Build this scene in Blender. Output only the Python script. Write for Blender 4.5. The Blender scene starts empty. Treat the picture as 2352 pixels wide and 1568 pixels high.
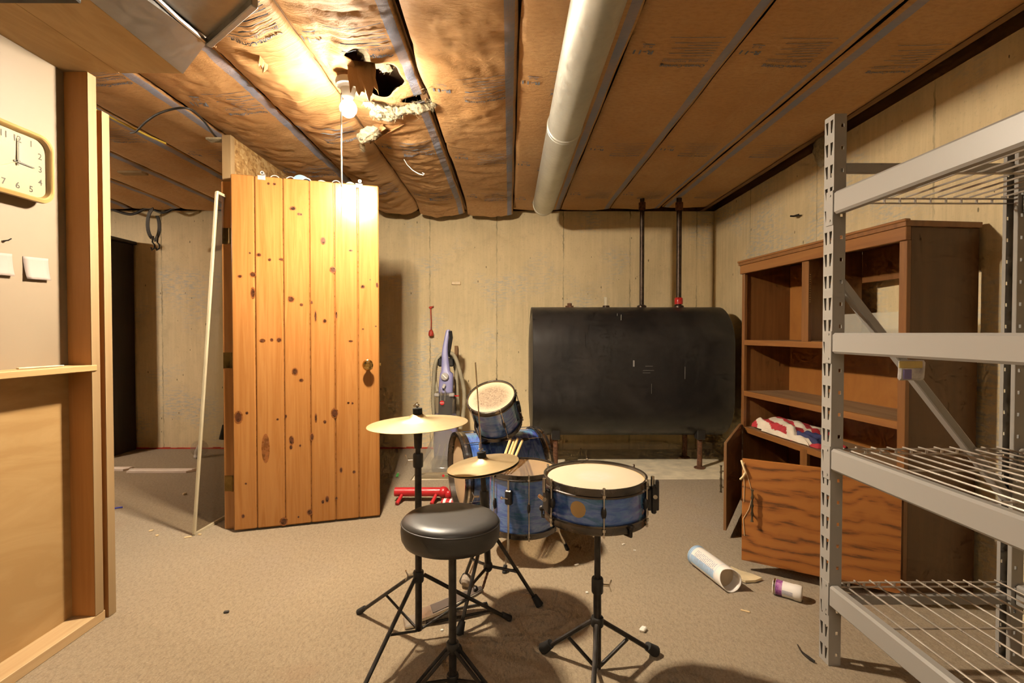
import bpy, bmesh, math, random
from mathutils import Vector, Matrix, Euler, noise
R = random.Random(7)
SC = bpy.context.scene
COL = SC.collection
PI = math.pi
V = Vector

# ------------------------------------------------------------------ camera
FPX = 1100.0
CAM = V((0, 0, 1.13))
FWD = V((6 / FPX, 1, -19 / FPX)).normalized()
RGT = FWD.cross(V((0, 0, 1))).normalized()
UPV = RGT.cross(FWD).normalized()
cd = bpy.data.cameras.new('camera')
cam = bpy.data.objects.new('camera', cd)
COL.objects.link(cam)
cam.location = CAM
cam.rotation_euler = FWD.to_track_quat('-Z', 'Y').to_euler()
cd.sensor_width = 36.0
cd.sensor_fit = 'HORIZONTAL'
cd.lens = 36.0 * FPX / 2352.0
cd.clip_start = 0.02
SC.camera = cam


def ray(px, py):
    return FWD * FPX + RGT * (px - 1176) + UPV * (784 - py)


def W(px, py, Y):            # where the sight line meets the plane y = Y
    d = ray(px, py)
    return CAM + d * (Y / d.y)


def F(px, py, z=0.0):        # where the sight line meets the height z
    d = ray(px, py)
    return CAM + d * ((z - CAM.z) / d.z)


def WX(px, py, X):           # where the sight line meets the plane x = X
    d = ray(px, py)
    return CAM + d * (X / d.x)


# ------------------------------------------------------------------ objects
def tag(o, label=None, cat=None, group=None, kind=None):
    if label: o['label'] = label
    if cat: o['category'] = cat
    if group: o['group'] = group
    if kind: o['kind'] = kind
    return o


def thing(name, label, cat, loc=(0, 0, 0), group=None, rot=None):
    o = bpy.data.objects.new(name, None)
    COL.objects.link(o)
    if rot is not None:
        o.matrix_world = Matrix.Translation(V(loc)) @ rot.to_4x4()
    else:
        o.location = loc
    o.empty_display_size = 0.05
    return tag(o, label, cat, group)


WM = {}                      # world matrix of every object made here


def wm(o):
    m = o.matrix_basis.copy()
    return wm(o.parent) @ m if o.parent else m


def frame(axis, up=V((0, 0, 1))):
    z = V(axis).normalized()
    if abs(z.dot(up)) > 0.99: up = V((0, 1, 0))
    x = up.cross(z).normalized()
    y = z.cross(x)
    return Matrix((x, y, z)).transposed()


class B:
    def __init__(s):
        s.bm = bmesh.new(); s.mi = 0
        s.uv = s.bm.loops.layers.uv.new('UVMap')

    def face(s, vs, uvs=None):
        vs = [v if isinstance(v, bmesh.types.BMVert) else s.bm.verts.new(v) for v in vs]
        try:
            f = s.bm.faces.new(vs)
        except ValueError:
            return None
        f.material_index = s.mi
        if uvs:
            for l, u in zip(f.loops, uvs): l[s.uv].uv = u
        return f

    def box(s, x0, x1, y0, y1, z0, z1, bev=0, seg=1, M=None):
        g = bmesh.new()
        bmesh.ops.create_cube(g, size=1)
        for v in g.verts:
            v.co = V((x0 + (v.co.x + .5) * (x1 - x0), y0 + (v.co.y + .5) * (y1 - y0), z0 + (v.co.z + .5) * (z1 - z0)))
        if bev:
            bmesh.ops.bevel(g, geom=list(g.edges), offset=bev, segments=seg, affect='EDGES', profile=0.5)
        s.merge(g, M)
        return s

    def merge(s, g, M=None):
        if M is not None:
            M4 = M.to_4x4() if len(M) == 3 else M
            bmesh.ops.transform(g, matrix=M4, verts=g.verts)
        mp = {}
        for v in g.verts: mp[v] = s.bm.verts.new(v.co)
        for f in g.faces:
            try:
                nf = s.bm.faces.new([mp[v] for v in f.verts]); nf.material_index = s.mi
            except ValueError: pass
        g.free()

    def obox(s, p0, p1, w, t, up=V((0, 0, 1)), bev=0):
        """bar from p0 to p1, w wide (sideways), t thick (towards up)"""
        p0, p1 = V(p0), V(p1)
        d = p1 - p0; L = d.length
        z = d.normalized()
        x = up.cross(z)
        x = x.normalized() if x.length > 1e-4 else V((1, 0, 0))
        y = z.cross(x)
        M = Matrix((x, y, z)).transposed().to_4x4(); M.translation = p0
        return s.box(-w / 2, w / 2, -t / 2, t / 2, 0, L, bev, 1, M)

    def lathe(s, prof, M=None, n=32, closed=False):
        g = []
        M = M or Matrix.Identity(4)
        if len(M) == 3: M = M.to_4x4()
        rings = []
        for r, z in prof:
            if r < 1e-6:
                rings.append([s.bm.verts.new(M @ V((0, 0, z)))])
            else:
                rings.append([s.bm.verts.new(M @ V((r * math.cos(2 * PI * i / n), r * math.sin(2 * PI * i / n), z))) for i in range(n)])
        pairs = list(zip(rings[:-1], rings[1:]))
        if closed: pairs.append((rings[-1], rings[0]))
        for a, b in pairs:
            for i in range(n):
                j = (i + 1) % n
                if len(a) == 1 and len(b) == 1: continue
                if len(a) == 1: s.face([a[0], b[i], b[j]])
                elif len(b) == 1: s.face([a[i], b[0], a[j]])
                else: s.face([a[i], a[j], b[j], b[i]])
        return s

    def cyl(s, p0, p1, r0, r1=None, n=14):
        p0, p1 = V(p0), V(p1)
        r1 = r0 if r1 is None else r1
        d = p1 - p0
        M = frame(d).to_4x4(); M.translation = p0
        L = d.length
        return s.lathe([(0, 0), (r0, 0), (r1, L), (0, L)], M, n)

    def tube(s, pts, r, n=8, caps=True):
        pts = [V(p) for p in pts]
        rs = r if isinstance(r, (list, tuple)) else [r] * len(pts)
        t0 = (pts[1] - pts[0]).normalized()
        up = V((0, 0, 1)) if abs(t0.z) < .9 else V((1, 0, 0))
        x = up.cross(t0).normalized()
        rings = []
        for i, p in enumerate(pts):
            a = pts[max(i - 1, 0)]; b = pts[min(i + 1, len(pts) - 1)]
            t = (b - a).normalized()
            x = (x - t * x.dot(t)).normalized()
            y = t.cross(x)
            rings.append([s.bm.verts.new(p + (x * math.cos(2 * PI * k / n) + y * math.sin(2 * PI * k / n)) * rs[i]) for k in range(n)])
        for a, b in zip(rings[:-1], rings[1:]):
            for k in range(n):
                j = (k + 1) % n
                s.face([a[k], a[j], b[j], b[k]])
        if caps:
            s.face(list(reversed(rings[0]))); s.face(rings[-1])
        return s

    def ball(s, c, r, M=None, nu=16, nv=10):
        """r may be a 3-vector of radii"""
        rr = V((r, r, r)) if not hasattr(r, '__len__') else V(r)
        g = bmesh.new()
        bmesh.ops.create_uvsphere(g, u_segments=nu, v_segments=nv, radius=1)
        for v in g.verts: v.co = V((v.co.x * rr.x, v.co.y * rr.y, v.co.z * rr.z))
        T = Matrix.Translation(V(c))
        s.merge(g, T @ (M.to_4x4() if M is not None else Matrix.Identity(4)))
        return s

    def prism(s, pts, vec):
        """closed polygon (3d points) swept along vec"""
        pts = [V(p) for p in pts]; vec = V(vec)
        a = [s.bm.verts.new(p) for p in pts]
        b = [s.bm.verts.new(p + vec) for p in pts]
        n = len(pts)
        s.face(list(reversed(a))); s.face(b)
        for i in range(n):
            j = (i + 1) % n
            s.face([a[i], a[j], b[j], b[i]])
        return s

    def loft(s, rings, cap=True, closed=True):
        rs = [[s.bm.verts.new(p) for p in r] for r in rings]
        n = len(rs[0])
        for a, b in zip(rs[:-1], rs[1:]):
            for i in range(n if closed else n - 1):
                j = (i + 1) % n
                s.face([a[i], a[j], b[j], b[i]])
        if cap and closed:
            s.face(list(reversed(rs[0]))); s.face(rs[-1])
        return s

    def build(s, name, mats, parent=None, smooth=True, ang=35, loc=None, recalc=True):
        """geometry was made in world coordinates (or the parent's, if loc == 'local')"""
        bm = s.bm
        bmesh.ops.remove_doubles(bm, verts=bm.verts, dist=1e-6)
        if recalc: bmesh.ops.recalc_face_normals(bm, faces=bm.faces)
        if smooth:
            ca = math.radians(ang)
            for f in bm.faces: f.smooth = True
            for e in bm.edges:
                if len(e.link_faces) == 2:
                    e.smooth = e.calc_face_angle(0) < ca
        base = V((0, 0, 0))
        if parent is not None and loc != 'local':
            bmesh.ops.transform(bm, matrix=wm(parent).inverted(), verts=bm.verts)
        elif parent is None and bm.verts and loc != 'world':
            xs = [v.co for v in bm.verts]
            base = V((sum(v.x for v in xs) / len(xs), sum(v.y for v in xs) / len(xs), min(v.z for v in xs)))
            bmesh.ops.translate(bm, vec=-base, verts=bm.verts)
        me = bpy.data.meshes.new(name)
        bm.to_mesh(me); bm.free()
        for m in (mats if isinstance(mats, (list, tuple)) else [mats]): me.materials.append(m)
        o = bpy.data.objects.new(name, me)
        COL.objects.link(o)
        if parent is not None: o.parent = parent
        else: o.location = base
        return o


def struct(o, label=None):
    o['kind'] = 'structure'
    if label: o['label'] = label
    return o


# ------------------------------------------------------------------ materials
class NT:
    def __init__(s, name):
        s.m = bpy.data.materials.new(name); s.m.use_nodes = True
        s.t = s.m.node_tree; s.t.nodes.clear()
        s.out = s.n('ShaderNodeOutputMaterial')
        s.p = s.n('ShaderNodeBsdfPrincipled')
        s.l(s.p.outputs[0], s.out.inputs[0])

    def n(s, typ, **kw):
        x = s.t.nodes.new(typ)
        for k, v in kw.items():
            if k.startswith('i_'):
                x.inputs[k[2:].replace('_', ' ')].default_value = v
            else: setattr(x, k, v)
        return x

    def l(s, a, b): s.t.links.new(a, b)

    def coord(s, kind='Object', scale=(1, 1, 1), loc=(0, 0, 0), rot=(0, 0, 0)):
        c = s.n('ShaderNodeTexCoord'); mp = s.n('ShaderNodeMapping')
        mp.inputs['Scale'].default_value = scale; mp.inputs['Location'].default_value = loc; mp.inputs['Rotation'].default_value = rot
        s.l(c.outputs[kind], mp.inputs[0])
        return mp.outputs[0]

    def noise(s, vec, scale, detail=4, rough=.55, dist=0.0):
        x = s.n('ShaderNodeTexNoise')
        x.inputs['Scale'].default_value = scale; x.inputs['Detail'].default_value = detail
        x.inputs['Roughness'].default_value = rough; x.inputs['Distortion'].default_value = dist
        if vec is not None: s.l(vec, x.inputs['Vector'])
        return x.outputs[0]

    def ramp(s, fac, stops, interp='LINEAR'):
        x = s.n('ShaderNodeValToRGB'); x.color_ramp.interpolation = interp
        e = x.color_ramp.elements
        while len(e) < len(stops): e.new(0.5)
        for k, (p, c) in enumerate(stops):
            e[k].position = p
            e[k].color = (c[0], c[1], c[2], 1) if hasattr(c, '__len__') else (c, c, c, 1)
        s.l(fac, x.inputs[0])
        return x.outputs[0]

    def mix(s, fac, a, b, blend='MIX'):
        x = s.n('ShaderNodeMix', data_type='RGBA', blend_type=blend)
        for src, inp in ((fac, x.inputs[0]), (a, x.inputs[6]), (b, x.inputs[7])):
            if hasattr(src, 'is_linked'): s.l(src, inp)
            elif not hasattr(src, '__len__'): inp.default_value = src
            else: inp.default_value = (src[0], src[1], src[2], 1)
        return x.outputs[2]

    def math(s, op, a, b=None, c=None):
        x = s.n('ShaderNodeMath', operation=op)
        for i, src in enumerate((a, b, c)):
            if src is None: continue
            if hasattr(src, 'is_linked'): s.l(src, x.inputs[i])
            else: x.inputs[i].default_value = src
        return x.outputs[0]

    def sep(s, vec):
        x = s.n('ShaderNodeSeparateXYZ'); s.l(vec, x.inputs[0]); return x.outputs

    def bump(s, h, strength=.3, dist=.01, prev=None):
        x = s.n('ShaderNodeBump')
        x.inputs['Strength'].default_value = strength; x.inputs['Distance'].default_value = dist
        s.l(h, x.inputs['Height'])
        if prev is not None: s.l(prev, x.inputs['Normal'])
        s.l(x.outputs[0], s.p.inputs['Normal'])
        return x.outputs[0]

    def set(s, col=None, rough=None, metal=None, coat=None, spec=None, trans=None, ior=None, alpha=None, crough=None, sheen=None):
        P = s.p.inputs
        def put(k, v):
            if v is None: return
            if hasattr(v, 'is_linked'): s.l(v, P[k])
            elif k == 'Base Color': P[k].default_value = (v[0], v[1], v[2], 1)
            else: P[k].default_value = v
        put('Base Color', col); put('Roughness', rough); put('Metallic', metal); put('Coat Weight', coat)
        put('Specular IOR Level', spec); put('Transmission Weight', trans); put('IOR', ior); put('Alpha', alpha)
        put('Coat Roughness', crough); put('Sheen Weight', sheen)
        return s


def simple(name, col, rough=.5, metal=0, spec=.5, coat=0, var=.12, scale=12, bump=0, bscale=60, rvar=.1):
    t = NT(name)
    c = t.coord()
    n1 = t.noise(c, scale, 5)
    dark = tuple(x * (1 - var * 2) for x in col); lite = tuple(min(1, x * (1 + var)) for x in col)
    t.set(t.ramp(n1, [(.3, dark), (.7, lite)]), metal=metal, spec=spec, coat=coat)
    t.l(t.ramp(n1, [(.25, max(0, rough - rvar)), (.75, min(1, rough + rvar))]), t.p.inputs['Roughness'])
    if bump: t.bump(t.noise(c, bscale, 4), bump, .004)
    return t.m


def wood(name, light, dark, grain=(1, 1, .06), scale=22, rough=.5, coat=0, band=None, contrast=.5, bump=.08, dist=1.2, cathedral=0):
    """grain: the small entry is the direction the grain runs along"""
    t = NT(name)
    c = t.coord(scale=grain)
    n1 = t.noise(c, scale, 6, .6, dist)
    n2 = t.noise(c, scale * .22, 3, .5, .6)
    mid = tuple((a + b) / 2 for a, b in zip(light, dark))
    k = .5 - contrast * .38
    colr = t.ramp(n1, [(max(.02, k), dark), (.5, mid), (min(.98, 1 - k), light)])
    if cathedral:
        w = t.n('ShaderNodeTexWave', wave_type='RINGS', rings_direction='SPHERICAL')
        w.inputs['Scale'].default_value = cathedral; w.inputs['Distortion'].default_value = 9
        w.inputs['Detail'].default_value = 3; w.inputs['Detail Scale'].default_value = 1.2
        t.l(c, w.inputs[0])
        colr = t.mix(t.ramp(w.outputs[1], [(.55, 0), (.95, .75)]), colr, tuple(x * .45 for x in dark))
    col2 = t.mix(t.ramp(n2, [(.35, 0), (.7, .55)]), colr, mid)
    t.set(col2, rough=rough, coat=coat, crough=.15)
    t.bump(n1, bump, .003)
    return t.m


def fiber(name, col):
    t = NT(name)
    c = t.coord()
    n1 = t.noise(c, 60, 8, .7, .5)
    t.set(t.ramp(n1, [(.3, tuple(x * .5 for x in col)), (.7, col)]), rough=1, spec=.1, sheen=.3)
    t.bump(t.noise(c, 140, 6, .8), 1, .01)
    return t.m


def glassy(name, col=(1, 1, 1), rough=.02, clear=.75, body=.9):
    """thin clear sheet: mostly lets light straight through, with a sheen"""
    t = NT(name)
    tr = t.n('ShaderNodeBsdfTransparent'); tr.inputs[0].default_value = (col[0], col[1], col[2], 1)
    mx = t.n('ShaderNodeMixShader'); mx.inputs[0].default_value = clear
    t.set(tuple(x * body for x in col), rough=rough, spec=.6)
    t.l(t.p.outputs[0], mx.inputs[1]); t.l(tr.outputs[0], mx.inputs[2]); t.l(mx.outputs[0], t.out.inputs[0])
    return t.m


# --- room surfaces
def concrete_mat(name, axis, base=(.73, .585, .345), seam0=-.776, pitch=.652):
    """axis 0: wall runs along x; axis 1: along y. Object coordinates are world ones (origin at 0)."""
    t = NT(name)
    c = t.coord()
    big = t.noise(c, 1.3, 4, .6)
    mid = t.noise(c, 7, 6, .65)
    fine = t.noise(c, 60, 5, .7)
    sc = (9, 9, .6)
    streak = t.noise(t.coord(scale=sc), 3.4, 6, .65, .3)
    col = t.ramp(big, [(.3, tuple(x * .84 for x in base)), (.7, tuple(x * 1.1 for x in base))])
    col = t.mix(t.ramp(streak, [(.42, 0), (.72, .5)]), col, tuple(x * 1.2 for x in (base[0], base[1], base[2] * 1.05)))
    col = t.mix(t.ramp(mid, [(.32, .3), (.46, 0)]), col, tuple(x * .7 for x in base))
    col = t.mix(t.ramp(fine, [(.30, .35), (.44, 0)]), col, tuple(x * .6 for x in base))
    # chalk
    ch = t.noise(c, 1.7, 2, .5)
    chd = t.noise(t.coord(scale=(1, 1, 4)), 16, 4, .7)
    chm = t.math('MULTIPLY', t.ramp(ch, [(.52, 0), (.64, 1)]), t.ramp(chd, [(.46, 0), (.60, .45)]))
    col = t.mix(chm, col, (.33, .42, .50))
    # pits
    v = t.n('ShaderNodeTexVoronoi', feature='F1'); v.inputs['Scale'].default_value = 24
    t.l(t.coord(scale=(1, 1, .38)), v.inputs['Vector'])
    wn = t.n('ShaderNodeTexWhiteNoise'); t.l(v.outputs['Position'], wn.inputs[0])
    rad = t.math('MULTIPLY', t.ramp(wn.outputs[0], [(.5, 0), (1, 1)]), .12)
    pit = t.math('LESS_THAN', v.outputs['Distance'], rad)
    col = t.mix(pit, col, tuple(x * .3 for x in base))
    # form seams
    s = t.sep(c)[axis]
    d = t.math('SUBTRACT', s, seam0 - pitch * 30)
    d = t.math('MODULO', d, pitch)
    wob = t.math('MULTIPLY', t.math('SUBTRACT', t.noise(c, 25, 3), .5), .02)
    d = t.math('ABSOLUTE', t.math('SUBTRACT', t.math('ADD', d, wob), pitch / 2))
    d = t.math('SUBTRACT', pitch / 2, d)
    seam = t.math('LESS_THAN', d, .006)
    seam2 = t.math('MULTIPLY', seam, t.ramp(t.noise(t.coord(scale=(2, 2, 1)), 4, 4), [(.4, .15), (.6, 1)]))
    col = t.mix(t.math('MULTIPLY', seam2, .75), col, tuple(x * .4 for x in base))
    t.set(col, rough=.9, spec=.25)
    h = t.math('SUBTRACT', t.math('ADD', t.math('MULTIPLY', mid, .5), t.math('MULTIPLY', fine, .25)), t.math('ADD', pit, seam2))
    t.bump(h, .35, .006)
    return t.m


def carpet_mat():
    t = NT('carpet pile')
    c = t.coord()
    big = t.noise(c, 1.1, 4, .6)
    n2 = t.noise(c, 170, 4, .85)
    rib = t.noise(t.coord(scale=(1, .45, 1), rot=(0, 0, .6)), 95, 4, .8)
    col = t.ramp(big, [(.3, (.33, .245, .15)), (.55, (.37, .28, .175)), (.75, (.36, .28, .20))])
    col = t.mix(t.ramp(rib, [(.34, .65), (.56, 0)]), col, (.17, .12, .07))
    col = t.mix(t.ramp(n2, [(.52, 0), (.72, .75)]), col, (.60, .50, .36))
    st = t.noise(c, 2.3, 3, .5)
    col = t.mix(t.ramp(st, [(.62, 0), (.75, .35)]), col, (.30, .17, .09))
    t.set(col, rough=1, spec=.1, sheen=.2)
    t.bump(t.math('ADD', n2, rib), .8, .006)
    return t.m


def kraft_mat():
    t = NT('kraft paper')
    uv = t.coord('UV')
    s = t.sep(uv)
    c = t.coord()
    big = t.noise(uv, 2.2, 4, .6)
    wr = t.noise(t.coord('UV', scale=(3.2, 8, 1)), 4.0, 7, .68, .7)
    fine = t.noise(t.coord('UV', scale=(1, 2.2, 1)), 34, 5, .65)
    col = t.ramp(big, [(.3, (.47, .255, .10)), (.7, (.55, .33, .15))])
    col = t.mix(t.ramp(fine, [(.35, .35), (.55, 0)]), col, (.30, .145, .055))
    # printed stripe along one edge: u in metres from the stripe centre
    au = t.math('ABSOLUTE', s[0])
    st = t.math('LESS_THAN', au, .020)
    lines = t.math('GREATER_THAN', t.math('FRACT', t.math('MULTIPLY', s[0], 150)), .3)
    fade = t.ramp(t.noise(uv, 5, 3), [(.25, .45), (.6, .92)])
    col = t.mix(t.math('MULTIPLY', t.math('MULTIPLY', st, fade), t.math('ADD', t.math('MULTIPLY', lines, .3), .7)), col, (.19, .26, .40))
    t.set(col, rough=.62, spec=.35)
    h = t.math('ADD', t.math('MULTIPLY', wr, 1.0), t.math('MULTIPLY', fine, .30))
    t.bump(h, .38, .03)
    return t.m


M = {}
M['kraft'] = kraft_mat()
M['print'] = simple('blue grey print', (.16, .19, .25), .8, var=.25, scale=60)
M['carpet'] = carpet_mat()
M['conc_back'] = concrete_mat('concrete back', 0)
M['conc_right'] = concrete_mat('concrete right', 1, seam0=2.26, pitch=.86)
M['conc_left'] = concrete_mat('concrete outer', 1)
M['slab'] = simple('concrete slab', (.78, .68, .50), .9, var=.12, scale=9, bump=.2, spec=.2)
M['subfloor'] = wood('subfloor boards', (.16, .09, .045), (.05, .028, .015), (1, .06, 1), 18, .8)
M['joist'] = wood('framing lumber dark', (.30, .17, .075), (.16, .08, .035), (1, .06, 1), 20, .75)
M['stud'] = wood('stud pine', (.42, .205, .062), (.31, .13, .035), (1, 1, .05), 24, .6, contrast=.6)
M['studlight'] = wood('stud pine pale', (.31, .215, .11), (.25, .155, .068), (1, 1, .05), 24, .7)  # pale pine; on the stud edges it stands in for bulb light
M['plate'] = wood('plate pine', (.54, .38, .20), (.43, .27, .125), (1, .05, 1), 24, .6)
M['cream'] = simple('cream board', (.245, .186, .122), .55, var=.05, scale=2.2)
M['ply'] = wood('plywood sheet', (.42, .27, .115), (.33, .19, .07), (1, .28, 1), 5, .5, contrast=.25, dist=2.2)
M['fluff'] = fiber('glass fibre fluff', (.60, .50, .30))
M['red_paint'] = simple('red paint', (.55, .05, .025), .5, var=.2)
# ================================================================== SETTING
H_WALL = 2.32
def sbox(name, mat, *a, label=None, bev=0):
    b = B(); b.box(*a, bev=bev)
    return struct(b.build(name, mat, loc='world'), label)

sbox('floor', M['slab'], -4.8, 2.2, -3.1, 4.9, -.25, -.012)
b = B()
cp = [(-4.7, -3, 0), (2, -3, 0), (2, 3.68, 0), (.6, 3.675, 0), (-.35, 3.69, 0), (-.76, 3.67, 0), (-.765, 4.69, 0), (-4.7, 4.69, 0)]
b.prism([V(p) + V((0, 0, -.012)) for p in cp], (0, 0, .012))
tag(b.build('carpet', M['carpet'], loc='world'), 'brown grey low pile carpet covering the basement floor', 'carpet', kind='structure')
sbox('wall_back', M['conc_back'], -4.9, 2.2, 4.69, 4.9, -.2, H_WALL)
sbox('wall_right', M['conc_right'], 2.0, 2.2, -3.1, 4.69, -.2, H_WALL)
sbox('wall_outer', M['conc_left'], -4.9, -4.7, -3.1, 4.69, -.2, H_WALL)
sbox('wall_front', M['conc_back'], -4.9, 2.2, -3.2, -3.0, -.2, H_WALL)
sbox('ceiling', M['subfloor'], -4.9, 2.3, -3.2, 5.0, 2.5, 2.56)
sbox('trim_1', M['joist'], -4.9, 2.3, 4.78, 4.9, H_WALL, 2.5)
sbox('trim_2', M['joist'], 2.06, 2.3, -3.2, 4.78, H_WALL, 2.5)
sbox('trim_3', M['joist'], -4.9, -4.78, -3.2, 4.78, H_WALL, 2.5)
sbox('trim_4', M['joist'], -4.9, 2.3, -3.2, -3.08, H_WALL, 2.5)
# red sealant line along the foot of the back wall
b = B()
for k in range(46):
    x0 = -3.95 + k * .07
    b.box(x0, x0 + .072, 4.678, 4.692, 0, .012 + .008 * noise.noise(V((k * .7, 3, 1))))
struct(b.build('baseboard_back', M['red_paint'], loc='world'))

# partition beside the camera: recessed board, plywood below, framing in front
XP, XF = -1.688, -1.598
sbox('wall_left', M['cream'], XP - .012, XP, -2.6, 1.84, .985, 2.12)
sbox('wall_left_lower', M['ply'], XP - .013, XP + .001, -2.6, 1.84, .036, .985)
sbox('baseboard_left', M['plate'], XP - .002, XF, -2.6, 1.885, 0, .038, bev=.002)
st = thing('wall_stud', 'pine stud standing at the end of the cream panel beside the doorway', 'stud', (-1.643, 1.855, .038))
b = B(); b.box(XP, XF, 1.838, 1.876, .038, 2.12, bev=.0015); b.build('stud_board', [M['stud']], st)
b = B(); b.box(XF - .0004, XF + .0012, 1.8385, 1.8755, .04, 2.118); b.build('lit_edge', M['studlight'], st)  # paler skin on the side facing the bulb; lit look is in the colour
st = thing('jack_stud', 'shorter pine stud lining the doorway behind the taller one', 'stud', (-1.643, 1.91, 0))
b = B(); b.box(XP, XF + .004, 1.894, 1.93, 0, 2.0, bev=.0015); b.build('stud_board', [M['stud']], st)
b = B(); b.box(XF + .0036, XF + .0052, 1.8945, 1.9295, .002, 1.998); b.build('lit_edge', M['studlight'], st)  # same lit tone painted on the shorter stud's bulb side

# OSB partition beyond the doorway
def osb_mat():
    t = NT('oriented strand board')
    c = t.coord()
    v = t.n('ShaderNodeTexVoronoi', feature='F1'); v.inputs['Scale'].default_value = 70
    t.l(t.coord(scale=(1, .45, 1), rot=(.5, .3, .4)), v.inputs['Vector'])
    v2 = t.n('ShaderNodeTexVoronoi', feature='F1'); v2.inputs['Scale'].default_value = 48
    t.l(t.coord(scale=(1, 1, .4), rot=(.9, .2, .1)), v2.inputs['Vector'])
    a = t.sep(v.outputs['Color'])[0]; a2 = t.sep(v2.outputs['Color'])[1]
    f = t.math('MULTIPLY', t.math('ADD', a, a2), .5)
    t.set(t.ramp(f, [(.1, (.17, .085, .025)), (.5, (.32, .18, .062)), (.85, (.44, .30, .14))]), rough=.6)
    t.bump(f, .3, .004)
    return t.m
M['osb'] = osb_mat()
sbox('wall_partition', M['osb'], -1.64, -1.592, 2.80, 4.685, 0, 2.26)
M['jamb'] = wood('stained jamb', (.55, .27, .085), (.36, .15, .04), (1, 1, .05), 22, .45, coat=.2)
st = thing('door_post', 'raw pine stud at the hinge side of the open plank door', 'stud', (-1.615, 2.78, 0))
b = B(); b.box(-1.642, -1.590, 2.762, 2.80, 1.995, 2.262, bev=.0015); b.build('stud_board', M['studlight'], st)
b = B(); b.box(-1.644, -1.588, 2.755, 2.80, 0, 1.995, bev=.002); b.build('door_jamb', M['jamb'], st)
M['oldbrass'] = simple('tarnished brass', (.30, .20, .07), .4, 1, var=.25)
for z in (.22, .93, 1.64):
    b = B(); b.box(-1.640, -1.600, 2.7525, 2.7555, z, z + .09); b.cyl((-1.594, 2.750, z), (-1.594, 2.750, z + .09), .006, n=10)
    b.build('hinge', M['oldbrass'], st)

# ================================================================== CEILING PAPER
Z0 = 2.318
BAYS = [  # x0, x1, stripe x, sag, crumple, label, y_end, droop
    (1.425, 1.845, 1.47, .016, .003, 'kraft faced insulation batt running beside the bare concrete side wall', 4.50, .0),
    (.952, 1.412, 1.375, .014, .003, 'kraft faced insulation batt second in from the concrete side wall', 4.52, .01),
    (.490, .945, .915, .016, .003, 'kraft faced insulation batt over the oil tank, beside the one at the pipe', 4.56, .01),
    (.042, .484, .455, .016, .004, 'kraft faced insulation batt above the round metal pipe', 4.54, .015),
    (-.405, .034, 0.0, .045, .010, 'torn edged kraft batt with readable print between bulb and round pipe', 4.50, .07),
    (-.838, -.418, -.452, .050, .012, 'ripped kraft batt with a hole and hanging fluff beside the bulb', 4.50, .06),
    (-1.218, -.842, None, .060, .016, 'puffy wrinkled kraft batt brightly lit above the bulb holder', 4.45, .03),
    (-1.690, -1.228, -1.256, .030, .008, 'kraft batt with a pale blue stripe over the plank door', 4.5, .02),
    (-2.142, -1.700, -1.736, .028, .008, 'kraft batt just beyond the doorway where a black cable crosses', 4.5, .02),
    (-2.598, -2.150, -2.185, .028, .008, 'kraft batt in the back room beside the yellow cable', 4.5, .02),
    (-3.054, -2.606, -2.64, .028, .008, 'kraft batt with a wood scrap stuck on it in the back room', 4.5, .02),
    (-3.510, -3.062, -3.10, .028, .008, 'shadowed kraft batt of the back room nearest the hanging strap', 4.5, .02),
    (-4.0, -3.518, -3.55, .03, .008, 'dark kraft batt of the back room above the tall dark cabinet', 4.5, .02),
    (-4.69, -4.01, -4.05, .03, .008, 'farthest dark kraft batt of the back room, against its outer wall', 4.5, .02),
]

def bay_z(i, x, y):
    x0, x1, sx, sag, cr, lab, ye, dr = BAYS[i]
    t = min(1, max(0, (x - x0) / (x1 - x0)))
    s = math.sin(PI * t) ** .6 if 0 < t < 1 else 0
    w = .75 + .5 * noise.noise(V((i * 7.3, y * 1.3, .5)))
    z = Z0 - sag * s * w
    if sx is not None:                                     # stapled flange stays flat by the stripe
        z += 0
    e = .25 + .75 * s
    z -= cr * e * noise.noise(V((x * 5 + i * 11, y * 9, 2.1)))
    z -= cr * .6 * e * noise.noise(V((x * 10 + i * 5, y * 24, 7.7)))
    z -= cr * .3 * e * noise.noise(V((x * 30 + i * 5, y * 42, 3.7)))
    if i in (4, 5, 6, 7):
        q = V((x * 9 + i * 3, y * 26, 1.7)); n_ = noise.noise(q + V((noise.noise(q * .5) * 1.5, 0, 0)))
        z -= (.008 if i > 4 else .005) * e * (1 - abs(n_) * 2.2)
        z -= .0035 * e * noise.noise(V((x * 55, y * 75, 4.4)))
    if i in (5, 6):                                        # pulled folds near the lamp
        d = math.hypot(x + .80, y - 2.15)
        a = math.atan2(y - 2.15, x + .80)
        z -= .010 * e * math.sin(a * 11 + 2 * noise.noise(V((x * 4, y * 4, 9)))) * math.exp(-d * 2.2)
    if i == 6 and sx is None:
        z -= .012 * e * abs(math.sin(y * 17 + x * 6 + 3 * noise.noise(V((x * 3, y * 2, 5)))))
    if i == 4 and y < 2.95:
        z -= .03 * math.exp(-((x + .40) / .12) ** 2) * (1 if 1.9 < y else .6) * max(0, noise.noise(V((y * 2.2, 4, 4))) + .55)
    if y > ye - .30: z -= dr * ((y - ye + .30) / .30) ** 2
    return z

def in_hole(x, y):
    q = .35 * noise.noise(V((x * 14, y * 14, 1)))
    if ((x + .60) / .115) ** 2 + ((y - 2.20) / .15) ** 2 + q < 1: return True
    if ((x + .63) / .05) ** 2 + ((y - 2.02) / .06) ** 2 + q < 1: return True
    if ((x + .47) / .07) ** 2 + ((y - 2.42) / .035) ** 2 + q < 1: return True
    return False

def in_hole_g(x, y):
    q = .5 * noise.noise(V((x * 12, y * 12, 5)))
    return ((x + .86) / .09) ** 2 + ((y - 1.60) / .06) ** 2 + q < 1

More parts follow.
